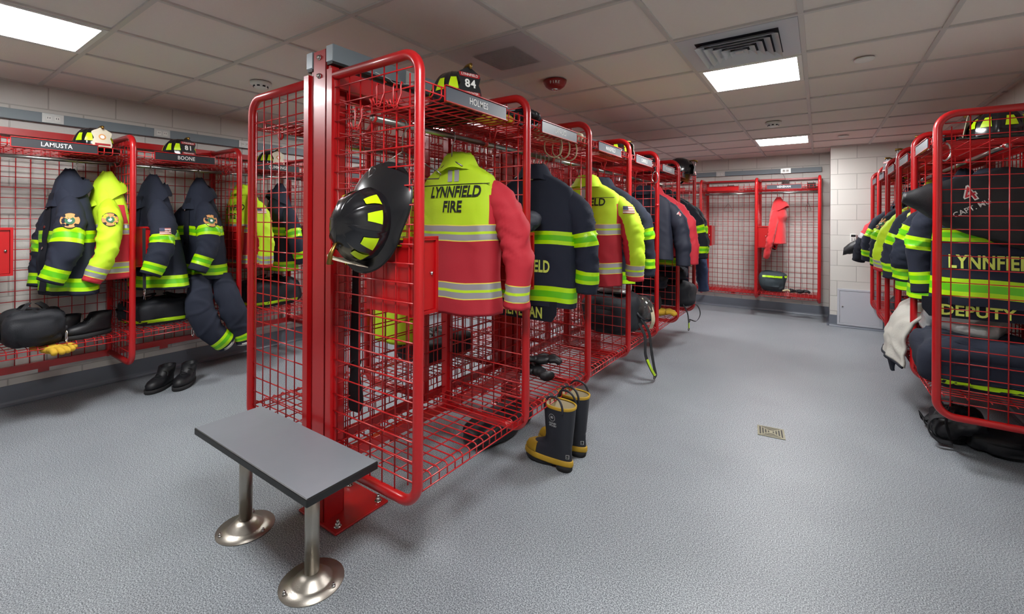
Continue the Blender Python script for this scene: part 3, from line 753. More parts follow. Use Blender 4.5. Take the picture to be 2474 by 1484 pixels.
            stick(m, text_geo('4', r * 1.5, bold=.03), o_, u, v, n, tr, 'white', .004); stick(m, text_geo('4', r * 1.3, bold=0.), o_, u, v, n, tr, 'red_cloth', .006); m.build('number_patch', t)
    if snaps:
        m = MB(); stick(m, grid2(.075, abs(hem) - .25, 3, 30), (0, .3, (hem - .2) / 2), (-1, 0, 0), (0, 0, 1), (0, 1, 0), tree, 'navy2' if st['collar'] == 'navy' else 'navy', .006); m.build('front_placket', t)
        for z in (-.33, -.47, -.62):
            m = MB(); stick(m, disc2(.011, 12), (.02, .3, z), (-1, 0, 0), (0, 0, 1), (0, 1, 0), tree, 'chrome', .012); m.build('snap', t)
    if tail:
        m = MB(); tx, tw, tz, txt, txs = tail; y0 = -dep * .9; rg = []
        for k in range(9):
            f = k / 8; zz = tz - .12 * f; ww = tw * (1 - .14 * max(0, f - .6) / .4); rg.append([(tx - ww, y0 - .004, zz), (tx, y0 - .012, zz), (tx + ww, y0 - .004, zz), (tx + ww, y0 + .004, zz), (tx, y0 + .001, zz), (tx - ww, y0 + .004, zz)])
        m.loft(rg, 'navy2', True, True, smooth=False); o = m.build('name_tail', t); m2 = MB()
        flat_text(m2, txt, .088, (tx, y0 - .0145, tz - .075), (1, 0, 0), (0, 0, 1), 'letter_lime', bold=.03, xs=txs, spacing=1.05); m2.build('lettering', o)
    # hanger
    return t
def hanger(label, loc, rz, w_=.2, arms=False, mat='steel', group='hangers on the rods'):
    t = thing('coat_hanger', label, 'hanger', loc, rz, group); m = MB(); r = .02
    pts = [(.02 * math.cos(a), 0, .003 + .02 * math.sin(a)) for a in [PI * 1.15 - k * PI * 1.15 / 10 - .2 for k in range(11)]]
    pts += [(.021, 0, -.02), (.006, 0, -.04), (0, 0, -.06), (0, 0, -.12)]; m.tube(pts, .003, mat, 8); m.build('hook', t)
    m = MB()
    if arms: m.tube([(0, 0, -.12), (w_ * .9, 0, -.21), (w_, 0, -.225), (w_ - .01, 0, -.245), (-w_ + .01, 0, -.245), (-w_, 0, -.225), (-w_ * .9, 0, -.21), (0, 0, -.12)], .0028, mat, 8)
    else: m.tube([(-.07, 0, -.155), (0, 0, -.118), (.07, 0, -.155)], .004, mat, 8)
    m.build('shoulder_bar', t); return t
def S(dx=0, dy=0, dz=0, kx=1., kz=1., curl=0., base=None):
    b = base or SLV; z0 = b[0][2]
    return [b[0]] + [(x * kx + dx * f, y + dy * f + curl * f * f, z0 + (z - z0) * kz + dz * f) for f, (x, y, z) in zip((.2, .4, .6, .8, 1.), b[1:])]
B_ = dict(bold=.035)
GHC = 'hi-vis fire jackets'; GTC = 'dark fire coats'
ZR = 1.822
# centre row, right face
cx0 = -1.545
coat('hi_vis_jacket', 'lime and red hi-vis jacket lettered LYNNFIELD FIRE in the nearest centre row locker', 'jacket', (cx0, 1.77, ZR), 0, st_hivis(), hw=.245, hem=-.895, seed=2, group=GHC,
     slR=S(.04, -.03), texts=[('LYNNFIELD', .078, .035, -.285, 'back', 'letter_black', dict(shear=.12, bold=.03, xs=.8)), ('FIRE', .078, .035, -.36, 'back', 'letter_black', dict(shear=.05, bold=.03, xs=.84))],
     patches=[('vstripe', .0, -.3, -.20, (0, -1, 0), .06), ('vstripe', .045, -.3, -.20, (0, -1, 0), .06), ('seam', 0, -.3, -.245, (0, -1, 0), .235)])
hanger('hanger of the jacket lettered LYNNFIELD FIRE nearest the camera', (-1.532, 1.70, ZR), 0)
coat('fire_coat', 'dark fire coat with name tail, back turned, in the second centre row locker', 'coat', (-1.455, 2.38, ZR), 0,
     st_turnout(bands=((-.49, -.568), (-.815, -.905))), hw=.275, hem=-.935, seed=5, group=GTC, slR=S(.015, -.02), tail=(-.03, .235, -.9, 'HENEHAN', .70),
     texts=[('LYNNFIELD', .098, 0, -.70, 'back', 'letter_lime', dict(bold=.03, xs=.62, spacing=1.05))], patches=[('label', 0, -.3, -.16, (0, -1, 0), .03)])
hanger('hanger of the dark coat with the name tail', (-1.532, 2.38, ZR), 0)
m = MB()
for k in range(4):
    hanger('bare hanger hooks bunched on the rod of the second centre row locker', (-1.532, 2.5 + .05 * k, ZR), .3 * k - .4, arms=False, group='bare hangers in the second centre row locker')
coat('hi_vis_jacket', 'lime and red hi-vis jacket with flag sleeve patch in the third centre row locker', 'jacket', (-1.46, 3.16, ZR), 0, st_hivis('lime'), hw=.268, hem=-.905, seed=11, group=GHC,
     slR=S(.05, 0, -.01, 1.0), texts=[('LYNNFIELD', .078, .0, -.29, 'back', 'letter_black', dict(bold=.02, xs=.9)), ('FIRE', .078, .0, -.37, 'back', 'letter_black', dict(bold=.02, xs=.9))],
     patches=[('vstripe', 0, -.3, -.19, (0, -1, 0), .15), ('seam', 0, -.3, -.255, (0, -1, 0), .235), ('flag', .6, -.03, -.34, (.8, -.6, 0), .04)])
hanger('hanger of the hi-vis jacket with the flag sleeve patch', (-1.532, 3.16, ZR), 0)
coat('fire_coat', 'dark fire coat close behind the flag-patched jacket in the centre row', 'coat', (-1.45, 3.40, ZR), .05, st_turnout(), hw=.265, hem=-.92, seed=14, group=GTC, slR=S(.045, -.02))
coat('quilted_jacket', 'navy quilted jacket with red numeral 4 on its sleeve in the fifth centre row locker', 'jacket', (-1.42, 4.40, ZR), 0, st_plain('quilt'), hw=.265, hem=-.80, seed=17,
     slR=S(.055, -.03), patches=[('num', .62, -.02, -.36, (.75, -.66, 0), .045), ('badge', .0, -.3, -.36, (0, -1, 0), .05)])
coat('soft_jacket', 'plain red jacket behind the navy quilted jacket', 'jacket', (-1.40, 4.62, ZR), 0, st_plain('red_cloth'), hw=.26, hem=-.78, seed=19, slR=S(.06, 0))
coat('fire_coat', 'dark fire coat with two lime sleeve bands in the last centre row locker', 'coat', (-1.43, 5.15, ZR), 0, st_turnout(base='navy2'), hw=.27, hem=-.92, seed=23, group=GTC, slR=S(.075, -.02, .02))
coat('fire_coat', 'dark fire coat behind the last double banded coat of the centre row', 'coat', (-1.45, 5.45, ZR), 0, st_turnout(base='navy2'), hw=.26, hem=-.9, seed=24, group=GTC, slR=S(.04, 0))
coat('coverall', 'blue denim coverall hung on the far end frame of the centre row', 'coverall', (-1.60, 5.93, 1.56), 0, st_plain('denim'), hw=.24, hem=-1.12, seed=27, slR=S(.11, 0, -.1, 1, 1.15), patches=[('badge', .62, 0, -.40, (.75, -.66, 0), .045)])
# centre row, left face
coat('hi_vis_jacket', 'long lime and red hi-vis coat on the left face of the centre row', 'jacket', (-2.26, 1.99, 1.77), 0, st_plain('lime'), hw=.16, hem=-1.15, seed=33, group=GHC, slR=S(-.06, 0), slL=S(-.06, 0))
coat('fire_coat', 'dark fire coat in the fourth locker on the left face of the centre row', 'coat', (-2.28, 3.8, ZR), 0, st_turnout(base='navy2'), hw=.25, seed=35, group=GTC)
coat('fire_coat', 'dark fire coat in the fifth locker on the left face of the centre row', 'coat', (-2.28, 4.6, ZR), 0, st_turnout(base='navy2'), hw=.25, seed=36, group=GTC)
# left wall: the garments face the camera with their fronts (+y turned towards it)
xw = -4.53; ZL = 1.80
def L(y, a=0): return (xw, y, ZL), PI + a
SL2 = S(.03, .02, base=SLL)
p, r = L(.86, .12)
coat('fire_coat', 'dark fire coat with round orange shoulder patch at the left edge', 'coat', p, r, st_turnout(bands=((-.495, -.58), (-.83, -.92)), sl=((.44, .58), (.84, .97))), hw=.29, hem=-.95, seed=41, group=GTC, slL=SL2, snaps=True, loop=True,
     patches=[('badge', -.6, .1, -.42, (-1, .35, 0), .05)], rs=(.05, .09, .1, .095, .088, .084))
hanger('hanger of the dark coat at the left edge', (xw, .9, ZL), PI)
p, r = L(1.075, .1)
coat('hi_vis_jacket', 'lime sleeved red jacket with round patch beside the first left wall frame', 'jacket', p, r, st_hivis('lime', 'red_cloth'), hw=.25, hem=-.86, seed=43, group=GHC, loop=True, slL=S(.04, .02, -.02, base=SLL), patches=[('badge', -.6, .02, -.42, (-1, .3, 0), .046)])
hanger('hanger of the lime sleeved jacket at the first left wall frame', (xw, 1.09, ZL), PI)
p, r = L(1.36, .28)
coat('fire_coat', 'dark fire coat with flag patch, left coat of the locker above the shoes', 'coat', p, r, st_turnout(bands=((-.5, -.58), (-.86, -.95)), sl=((.52, .62), (.86, .97))), hw=.27, hem=-.97, seed=45, group=GTC, slL=SL2, sway=(-.12, 0), loop=True,
     patches=[('flag', -.6, .1, -.50, (-1, .45, 0), .036), ('label', .02, .3, -.62, (0, 1, 0), .05)], rs=(.05, .09, .1, .095, .088, .084), snaps=True)
hanger('hanger of the coat with the flag patch', (xw, 1.345, ZL), PI)
p, r = L(1.70, .22)
coat('fire_coat', 'dark fire coat with orange badge, right coat of the locker above the shoes', 'coat', p, r, st_turnout(bands=((-.47, -.55), (-.80, -.885)), sl=((.42, .54), (.80, .92))), hw=.28, hem=-.92, seed=47, group=GTC, slL=SL2, snaps=True, loop=True,
     patches=[('badge', -.6, .06, -.42, (-1, .35, 0), .05)], rs=(.05, .09, .1, .095, .088, .084))
hanger('hanger of the dark coat with orange badge above the trousers', (xw, 1.69, ZL), PI)
p, r = L(2.07, .1)
coat('hi_vis_jacket', 'lime and red hi-vis jacket just behind the second left wall frame', 'jacket', (xw, 2.07, ZL), 0, st_hivis('lime'), hw=.26, hem=-.86, seed=49, group=GHC, slR=S(.02, -.03),
     texts=[('LYNNFIELD', .074, .0, -.30, 'back', 'letter_black', dict(bold=.02, xs=.92)), ('FIRE', .074, .0, -.38, 'back', 'letter_black', dict(bold=.02, xs=.92))], patches=[('flag', .6, -.03, -.33, (1, -.2, 0), .035)])
coat('fire_coat', 'dark fire coat seen through the nearest centre row panel on the left wall', 'coat', (xw, 2.42, ZL), -.15, st_turnout(), hw=.26, hem=-.92, seed=51, group=GTC, loop=True, slR=S(.03, -.04, base=SLL))
for y_, lb in ((3.2, 'fourth'), (3.9, 'fifth'), (4.7, 'sixth')):
    coat('fire_coat', 'dark fire coat in the %s left wall locker' % lb, 'coat', (xw, y_, ZL), 0, st_turnout(base='navy2'), hw=.25, seed=int(y_ * 10), group=GTC)
# far wall
coat('fleece_jacket', 'red fleece jacket hanging side-on in the far wall locker', 'jacket', (-.49, 7.72, ZL), 1.45, st_plain('fleece'), hw=.17, hem=-.73, dep=.07, seed=61, loop=True, slR=S(-.06, -.06, .02, base=SLL), slL=S(-.06, -.03, -.10, base=SLL), amp=.01, rs=(.07, .07, .065, .06, .055, .05))
hanger('hanger of the red fleece jacket', (-.49, 7.73, ZL), 1.3)
hanger('bare wire hanger in the empty far wall locker', (-1.17, 7.73, ZL), 1.2, .12, True)
hanger('bare wire hanger at the right end of the far wall locker', (-.13, 7.73, ZL), 1.3, .12, True)
hanger('bare chrome hanger in the nearest centre row locker, above the hanging helmet', (-1.53, 1.37, ZR), .3, .19, True)
# right wall row
xr = .82
coat('fire_coat', 'dark fire coat lettered LYNN with lime bands behind the nearest right frame', 'coat', (xr + .04, 3.86, ZL), 0, st_turnout(bands=((-.44, -.52), (-.74, -.85))), hw=.275, hem=-.90, seed=71, group=GTC,
     slL=S(.0, -.03), texts=[('LYNNFIELD', .11, -.02, -.64, 'back', 'letter_lime', dict(bold=.03, xs=.66, spacing=1.05))], tail=(-.09, .24, -.86, 'DEPUTY', .95))
coat('fire_coat', 'dark fire coat whose banded sleeve pokes out beside the nearest right frame', 'coat', (xr - .02, 4.2, ZL), .1, st_turnout(sl=((.40, .54), (.84, .97))), hw=.28, hem=-.92, seed=73, group=GTC, loop=True, slL=S(.06, -.05, .03, base=SLL), rs=(.05, .09, .1, .095, .088, .084))
coat('fire_coat', 'dark fire coat with a letter C on its shoulder in the second right locker', 'coat', (xr - .04, 4.62, ZL), .1, st_turnout(), hw=.28, hem=-.92, seed=75, group=GTC, loop=True, slL=S(.07, -.05, base=SLL), texts=[('C', .1, -.2, -.36, 'back', 'letter_lime', dict(bold=.03))])
coat('hi_vis_jacket', 'lime and red hi-vis jacket in the third right wall locker', 'jacket', (xr - .03, 5.22, ZL), 0, st_hivis('lime'), hw=.26, hem=-.9, seed=77, group=GHC, loop=True, slL=S(.10, -.03, base=SLL))
coat('fire_coat', 'dark fire coat with orange shoulder badge in the third right wall locker', 'coat', (xr - .05, 5.5, ZL), .1, st_turnout(sl=((.46, .6), (.86, .97))), hw=.28, hem=-.9, seed=79, group=GTC, loop=True, slL=S(.08, -.04, .02, base=SLL), patches=[('badge', -.6, -.02, -.42, (-1, -.4, 0), .05)])
coat('fire_coat', 'dark fire coat with silver chest tape in the fourth right wall locker', 'coat', (xr - .05, 6.2, ZL), .1, st_turnout(), hw=.27, hem=-.9, seed=81, group=GTC, loop=True, slL=S(.1, -.04, .02, base=SLL))
coat('soft_jacket', 'dark and red jacket farthest along the right wall row', 'jacket', (xr - .05, 6.75, ZL - .05), .1, dict(torso=lambda z, q, b: 'red_cloth' if z > -.45 else ('silver_tape' if z > -.5 else 'navy2'), sleeve=lambda s, a: 'red_cloth' if s < .5 else ('silver_tape' if s < .58 else 'navy2'), zb=[-.45, -.5], sb=[.5, .58], collar='navy2', cuff='black'),
     hw=.27, hem=-.8, seed=83, loop=True, slL=S(.15, -.04, .02, base=SLL))

# ---------------- helmets ----------------
def helmet(label, loc, R, num='', title='LYNNFIELD', shield='leather', traps='trap', group=None, visor=False, flap=False, big=False):
    """traditional fire helmet; local x = front, z = up, origin at brim level. R = rotation matrix"""
    t = thing('fire_helmet', label, 'helmet', (0, 0, 0), 0, group); t.matrix_world = Matrix.Translation(loc) @ R.to_4x4()
    m = MB(); rg = []; N = 48; A, Bw, Hh = .142, .112, .158
    def dome(ph, th, off=0.):
        r = math.cos(ph) ** .82; a, b = A * r, Bw * r; z = Hh * math.sin(ph)
        rid = .0065 * (1.6 if abs(math.sin(th)) < .2 else 1) * max(0, math.cos(th * 8)) ** 12 * math.sin(min(1, ph * 3) * PI / 2) * (1 - (ph / 1.57) ** 6)
        k = 1 + (rid + off) / max(.03, r * .13) * min(1, r * 3)
        return Vector((a * math.cos(th) * k, b * math.sin(th) * k, z + off * math.sin(ph)))
    for i in range(15):
        ph = 1.565 * i / 14; rg.append([dome(ph, 2 * PI * k / (N * 2)) for k in range(N * 2)])
    m.loft(rg, 'helmet', cap1=True)
    m.loft([rg[0], [Vector((p.x * .97, p.y * .97, -.004)) for p in rg[0]], [Vector((p.x * .9, p.y * .9, .03)) for p in rg[0]], [Vector((p.x * .5, p.y * .5, .09)) for p in rg[0]]], 'black', cap1=True); shell = m.build('shell', t)
    # brim: narrow in front, long and dropped at the back
    m = MB(); N = 72; inn, out, rim, und = [], [], [], []
    for k in range(N):
        th = 2 * PI * k / N; c, s_ = math.cos(th), math.sin(th); back = max(0, -c) ** 1.5; wd = .034 + .012 * max(0, c) + .088 * back
        px, py = A * c, Bw * s_; nx, ny = c / A, s_ / Bw; l = math.hypot(nx, ny); nx, ny = nx / l, ny / l
        dz = -.008 - .045 * back - .014 * abs(s_) ** 2 * (1 - back) + .01 * max(0, c)
        inn.append(Vector((px * .98, py * .98, .004))); mid = Vector((px + nx * wd * .6, py + ny * wd * .55, dz * .45 + .001))
        out.append(mid); e = Vector((px + nx * wd, py + ny * wd * .9, dz)); rim.append(e); und.append(Vector((px * .97, py * .97, -.003)))
    m.loft([inn, out, rim], 'helmet'); m.loft([[p - Vector((0, 0, .005)) for p in rim], [p - Vector((0, 0, .005)) for p in out], und], 'helmet')
    m.loft([rim, [p + Vector((p.x * .012, p.y * .012, -.0025)) for p in rim], [p - Vector((0, 0, .005)) for p in rim]], 'helmet'); m.build('brim', t)
    m = MB(); m.tube([p - Vector((0, 0, .0025)) for p in rim], .0038, 'helmet_trim', 6, closed=True); m.build('edge_trim', t)
    if traps:
        for sd in (-1, 1):
            for q, th in enumerate((.62, 1.18, 1.96, 2.52)):
                g = []; n = 4
                for i in range(n + 1):
                    ph = .30 + .42 * i / n; hw_ = (.2 - .075 * i / n)
                    for k in range(n + 1):
                        g.append(dome(ph, sd * (th + hw_ * (2 * k / n - 1)), .004))
                m = MB(); m.add(g, [(i * (n + 1) + k, i * (n + 1) + k + 1, (i + 1) * (n + 1) + k + 1, (i + 1) * (n + 1) + k) for i in range(n) for k in range(n)], traps, True); m.build('reflective_sticker', t)
    # front piece (leather shield) standing on the brim
    tl = Matrix.Translation((A + .016, 0, .004)) @ Matrix.Rotation(-.16, 4, 'Y')
    ol = [(.0, .052), (.02, .058), (.05, .054), (.065, .047), (.08, .052), (.1, .06), (.112, .058), (.122, .046), (.135, .022), (.152, 0)]; pts = [(y, z) for z, y in ol] + [(-y, z) for z, y in ol[-2::-1]]
    def bow(y): return -.25 * y * y * 20 * .25
    m = MB(); n = len(pts); vs = [(.0 + bow(y), y, z) for y, z in pts] + [(.004 + bow(y), y, z) for y, z in pts] + [(.0, 0, .06), (.004, 0, .06)]
    fs = [(k, (k + 1) % n, n + (k + 1) % n, n + k) for k in range(n)] + [((k + 1) % n, k, 2 * n) for k in range(n)] + [(n + k, n + (k + 1) % n, 2 * n + 1) for k in range(n)]
    m.add(vs, fs, shield, X=tl); sp = m.build('front_piece', t)
    m = MB()
    if big: m.tube([(.005, a, b) for a, b in pts], .002, 'white', 5, closed=True, X=tl)
    if num:
        o_ = (.0062, 0, .064); flat_text(m, num, .052, tl @ Vector(o_), tl.to_3x3() @ Vector((0, 1, 0)), tl.to_3x3() @ Vector((0, 0, 1)), 'white' if shield == 'leather' else 'leather_red', bold=.03, spacing=1.15)
    if title and shield == 'leather':
        m.add([(.0050, y, z) for y, z in ((-.05, .096), (.05, .096), (.056, .116), (-.056, .116))], [(0, 1, 2, 3)], 'leather_red', X=tl); m.add([(.0050, y, z) for y, z in ((-.048, .012), (.048, .012), (.048, .028), (-.048, .028))], [(0, 1, 2, 3)], 'leather_red', X=tl)
        flat_text(m, title, .017, tl @ Vector((.0062, 0, .1065)), tl.to_3x3() @ Vector((0, 1, 0)), tl.to_3x3() @ Vector((0, 0, 1)), 'white', bold=.01)
        flat_text(m, 'FIREFIGHTER', .0135, tl @ Vector((.0062, 0, .02)), tl.to_3x3() @ Vector((0, 1, 0)), tl.to_3x3() @ Vector((0, 0, 1)), 'white', bold=.01)
    elif shield != 'leather':
        m.add([(.005, y, z) for y, z in ((-.045, .012), (.045, .012), (.045, .026), (-.045, .026))], [(0, 1, 2, 3)], 'leather_red', X=tl); vs, fs = disc2(.022, 20)
        m.add([(.005, a, b + .075) for a, b in vs], fs, 'patch_orange', X=tl); vs, fs = disc2(.013, 16); m.add([(.0056, a, b + .075) for a, b in vs], fs, 'white', X=tl)
    if m.v: m.build('badge_lettering', sp)
    m = MB(); m.tube([(A * .55, 0, Hh * .9), (A * .85, 0, Hh * .98), (A + .012, 0, Hh * .96), (A + .012, 0, Hh * .86)], [.006, .009, .011, .005], 'brass', 8); m.build('finial', t)
    if visor:
        m = MB(); rg = []
        for z in (0, -.05, -.1):
            rg.append([Vector(((A - .005 - .08 * abs(z)) * math.cos(a), (Bw + .004) * math.sin(a), z - .005)) for a in [-1.15 + 2.3 * k / 16 for k in range(17)]])
        m.loft(rg, 'amber', closed=False); o = m.build('eye_shield', t)
        m = MB(); m.ribbon(catmull([(.02, .115, -.005), (.035, .117, -.04), (.05, .105, -.09), (.03, .08, -.13)], 5), .024, (1, 0, 0), 'black_strap'); m.build('chin_strap', t)
        m = MB(); m.box((.018, .118, -.075), (.05, .126, -.03), 'trap'); m.box((.024, .126, -.068), (.044, .13, -.04), 'black'); m.build('buckle', t)
    if flap:
        m = MB(); rg = []
        for i, z in enumerate((0, -.035, -.07, -.1)):
            rg.append([Vector(((-.105 - .012 * i) * math.cos(a) * 1.1, (.1 - .006 * i) * math.sin(a), z + .004 * math.sin(a * 7 + i))) for a in [-1.5 + 3. * k / 20 for k in range(21)]])
        m.loft(rg, 'yellow_cloth', closed=False); o = m.build('ear_flap', t); so = o.modifiers.new('thick', 'SOLIDIFY'); so.thickness = .006
    return t
def facing(h, tilt=0, roll=0): return Matrix.Rotation(h, 3, 'Z') @ Matrix.Rotation(tilt, 3, 'Y') @ Matrix.Rotation(roll, 3, 'X')
GH = 'black helmets on the top shelves'
# hung by its rear brim on the nearest panel: crown towards the camera side, front piece down
Rh = Matrix(((-.08, .99, .0), (-.0, .0, -1.), (-1., 0, 0)))
f_ = Vector((-.22, -.12, -1)).normalized(); u_ = Vector((.16, -.98, .06)); u_ = (u_ - f_ * u_.dot(f_)).normalized(); l_ = u_.cross(f_); Rh = Matrix((f_, l_, u_)).transposed()
helmet('black fire helmet with lime stickers hanging on the nearest centre row panel', (-1.46, 1.135, 1.375), Rh, shield='leather_cream', visor=True, flap=True)
m = MB(); m.tube(catmull([(-1.50, 1.2, 1.60), (-1.50, 1.185, 1.615), (-1.50, 1.17, 1.6), (-1.50, 1.165, 1.565), (-1.50, 1.16, 1.545)], 4), .0025, 'chrome', 6); o = m.build('wire_hook'); tag(o, 'small chrome hook carrying the hanging black helmet', 'hook')
helmet('black fire helmet numbered 84 on the nearest centre row shelf', (-1.43, 1.60, 1.94), facing(-.35), '84', group=GH)
helmet('black fire helmet at the left edge with cream and red front piece', (-4.49, .98, 1.915), facing(.12), shield='leather_cream', group=GH)
helmet('black fire helmet numbered 81 on the left wall shelf', (-4.49, 1.53, 1.915), facing(.1), '81', group=GH)
helmet('black fire helmet with cream front piece seen through the nearest panel', (-4.49, 2.3, 1.915), facing(.05), shield='leather_cream', group=GH)
helmet('black fire helmet seen from its side, numeral plate edge-on, fourth centre row locker', (-1.45, 3.70, 1.935), facing(.9), '181', 'LYNNFIELD', group=GH, big=True)
helmet('black fire helmet lying low on the fifth centre row shelf', (-1.48, 4.62, 1.925), facing(2.4), group=GH, traps=None)
helmet('black fire helmet overhanging the last centre row shelf', (-1.32, 5.35, 1.965), facing(.1, .25), group=GH, visor=True, traps=None)
helmet('black fire helmet on the shelf of the nearest right wall locker', (.90, 3.92, 1.925), facing(PI - .3), group=GH, shield='leather_cream')
helmet('black fire helmet on the shelf of the second right wall locker', (.78, 4.75, 1.925), facing(PI), group=GH, traps=None)
helmet('glossy black fire helmet on the shelf of the third right wall locker', (.74, 5.5, 1.925), facing(PI), group=GH, traps=None)
helmet('black fire helmet on the shelf of the fourth right wall locker', (.72, 6.25, 1.925), facing(PI + .4), group=GH, traps=None, visor=True)

# ---------------- footwear ----------------
def boot(label, loc, rz, group):
    t = thing('rubber_boot', label, 'boot', loc, rz, group); N = 48    # toe towards +x, heel at x = 0
    def ring(z, x0, x1, wf, wb, tw=1.):
        out = []
        for k in range(N):
            th = 2 * PI * k / N; c, s_ = math.cos(th), math.sin(th); cx_ = (x0 + x1) / 2; hx_ = (x1 - x0) / 2; x = cx_ + hx_ * math.copysign(abs(c) ** .85, c); f = (x - x0) / (x1 - x0)
            w_ = wb + (wf - wb) * min(1, max(0, (f - .25) / .45)); out.append(Vector((x, w_ * math.copysign(abs(s_) ** .9, s_) * tw, z)))
        return out
    m = MB(); m.loft([ring(0, .0, .09, .04, .038), ring(.03, -.004, .095, .04, .04)], 'sole', True, True); m.loft([ring(.0, .125, .292, .05, .044), ring(.012, .1, .305, .054, .044), ring(.03, .06, .31, .055, .042)], 'sole', True, True); so = m.build('sole', t)
    m = MB(); m.loft([ring(.028, -.008, .314, .057, .043), ring(.034, -.011, .317, .059, .045), ring(.055, -.011, .315, .058, .045), ring(.06, -.007, .311, .055, .042)], 'boot_yellow', True, True); m.build('foxing_band', t)
    zs = [(.055, -.004, .306, .053, .039), (.075, -.003, .303, .052, .039), (.095, -.001, .288, .049, .040), (.108, .0, .262, .046, .041), (.118, .0, .228, .044, .042), (.13, .0, .196, .044, .043), (.15, -.001, .172, .046, .045), (.18, -.004, .163, .05, .05), (.23, -.010, .166, .056, .056), (.30, -.016, .170, .062, .062), (.352, -.02, .174, .066, .066)]
    m = MB(); rg = [ring(*q) for q in zs]
    for i, r in enumerate(rg):
        if 3 < i < 9:
            for p in r: p.x += .003 * math.sin(p.z * 160) * max(0, 1 - abs(p.z - .15) / .06); p.y += nz(p, 20, 3) * .003
    m.loft(rg, 'rubber'); inner = [ring(.352, -.016, .170, .062, .062), ring(.2, .0, .158, .045, .045), ring(.12, .01, .15, .036, .036)]; m.loft(inner, 'cream', cap1=True); m.loft([rg[-1], inner[0]], 'cream'); b = m.build('shaft', t); tr = m.bvh()
    # toe cap: the front of the foot, slightly larger
    m = MB(); rc = [ring(z, x0, x1, a, b_) for z, x0, x1, a, b_ in zs[:4]] + [ring(.112, 0, .25, .044, .041)]; cl = []
    for r in rc: cl.append([Vector((max(.205 + (.11 - p.z) * .12, p.x * 1.008 + .0015), p.y * 1.05, p.z + (.002 if p.z > .09 else 0))) for p in r])
    m.loft(cl, 'boot_yellow', True, True); m.build('toe_cap', t)
    m = MB(); m.loft([ring(.348, -.0225, .1765, .068, .068), ring(.362, -.0245, .1785, .0695, .0695), ring(.365, -.02, .174, .066, .066), ring(.36, -.014, .168, .06, .06)], 'boot_yellow'); m.build('top_binding', t)
    for s_ in (-1, 1):
        m = MB(); y = s_ * .067; m.tube(catmull([(.015, y, .335), (.018, y * .99, .372), (.04, y * .93, .405), (.075, y * .9, .415), (.11, y * .93, .405), (.132, y * .99, .372), (.135, y, .335)], 5), .0062, 'rubber', 8, flat=1.); m.build('pull_loop', t)
    m = MB(); n_ = (0, 1, 0)
    vs, fs = disc2(.021, 28); o_ = (.088, .3, .298); ringv = [(math.cos(a) * r, math.sin(a) * r) for r in (.0205, .0185) for a in [2 * PI * k / 28 for k in range(28)]]
    stick(m, (ringv, [(k, (k + 1) % 28, 28 + (k + 1) % 28, 28 + k) for k in range(28)]), o_, (-1, 0, 0), (0, 0, 1), n_, tr, 'outlet', .0015)
    stick(m, text_geo('BD', .017, bold=.03, xs=.8), o_, (-1, 0, 0), (0, 0, 1), n_, tr, 'outlet', .0015)
    stick(m, text_geo('LIQUID\nSPLASH', .0145, shear=.4, bold=.02), (.088, .3, .258), (-1, 0, 0), (0, 0, 1), n_, tr, 'outlet', .0015)
    stick(m, grid2(.016, .022, 1, 1), (.012, .3, .085), (-1, 0, 0), (0, 0, 1), n_, tr, 'outlet', .0012); stick(m, grid2(.012, .018, 1, 1), (.012, .3, .085), (-1, 0, 0), (0, 0, 1), n_, tr, 'black', .0022); stick(m, text_geo('L', .012), (.012, .3, .085), (-1, 0, 0), (0, 0, 1), n_, tr, 'outlet', .003)
    m.build('printed_mark', t); return t
GB = 'pair of black and yellow rubber boots'
boot('black rubber boot with yellow toe, front one of the pair in the aisle', (-1.125, 2.245, 0), PI - .1, GB)
boot('black rubber boot with yellow toe, rear one of the pair in the aisle', (-1.13, 2.44, 0), PI + .02, GB)
def shoe(label, loc, rz, group, h=.1):
    t = thing('work_shoe', label, 'shoe', loc, rz, group); t.scale = (1, 1.25, 1.12); N = 40
    def ring(z, x0, x1, wf, wb):
        out = []
        for k in range(N):
            th = 2 * PI * k / N; c, s_ = math.cos(th), math.sin(th); x = (x0 + x1) / 2 + (x1 - x0) / 2 * math.copysign(abs(c) ** .85, c); f = (x - x0) / (x1 - x0); w_ = wb + (wf - wb) * min(1, max(0, (f - .25) / .45))
            out.append(Vector((x, w_ * math.copysign(abs(s_) ** .9, s_), z)))
        return out
    m = MB(); m.loft([ring(0, 0, .285, .05, .038), ring(.006, -.004, .29, .053, .04), ring(.028, -.004, .29, .053, .041)], 'sole', True, True); m.build('sole', t)
    m = MB(); m.loft([ring(.026, 0, .282, .049, .036), ring(.055, .0, .28, .051, .039), ring(.072, .002, .262, .048, .039), ring(.084, .002, .22, .042, .038), ring(.09, .0, .18, .038, .038), ring(h + .01, -.002, .15, .04, .04), ring(h + .05, -.004, .125, .043, .043), ring(h + .048, .006, .115, .034, .034), ring(h - .01, .01, .112, .028, .028)], 'nylon', True, True); m.build('upper', t)
    m = MB(); m.tube(catmull([(.21, .012, .083), (.18, -.015, .094), (.17, .018, .1), (.15, -.018, .112), (.135, .02, .125), (.15, .05, .12), (.17, .06, .1)], 4), .003, 'black_strap', 6); m.build('laces', t); return t
shoe('black laced work shoe on the floor, left one of the pair by the left wall', (-4.52, 1.50, 0), -.9, 'pair of black shoes on the floor')
shoe('black laced work shoe on the floor, right one of the pair by the left wall', (-4.45, 1.63, 0), -.75, 'pair of black shoes on the floor')
shoe('black shoe on the shelf at the left edge, left of two', (-4.45, .90, .53), -1.2, 'black shoes on the left wall locker shelf')
shoe('black shoe on the shelf at the left edge, right of two', (-4.42, 1.07, .53), -1.35, 'black shoes on the left wall locker shelf')
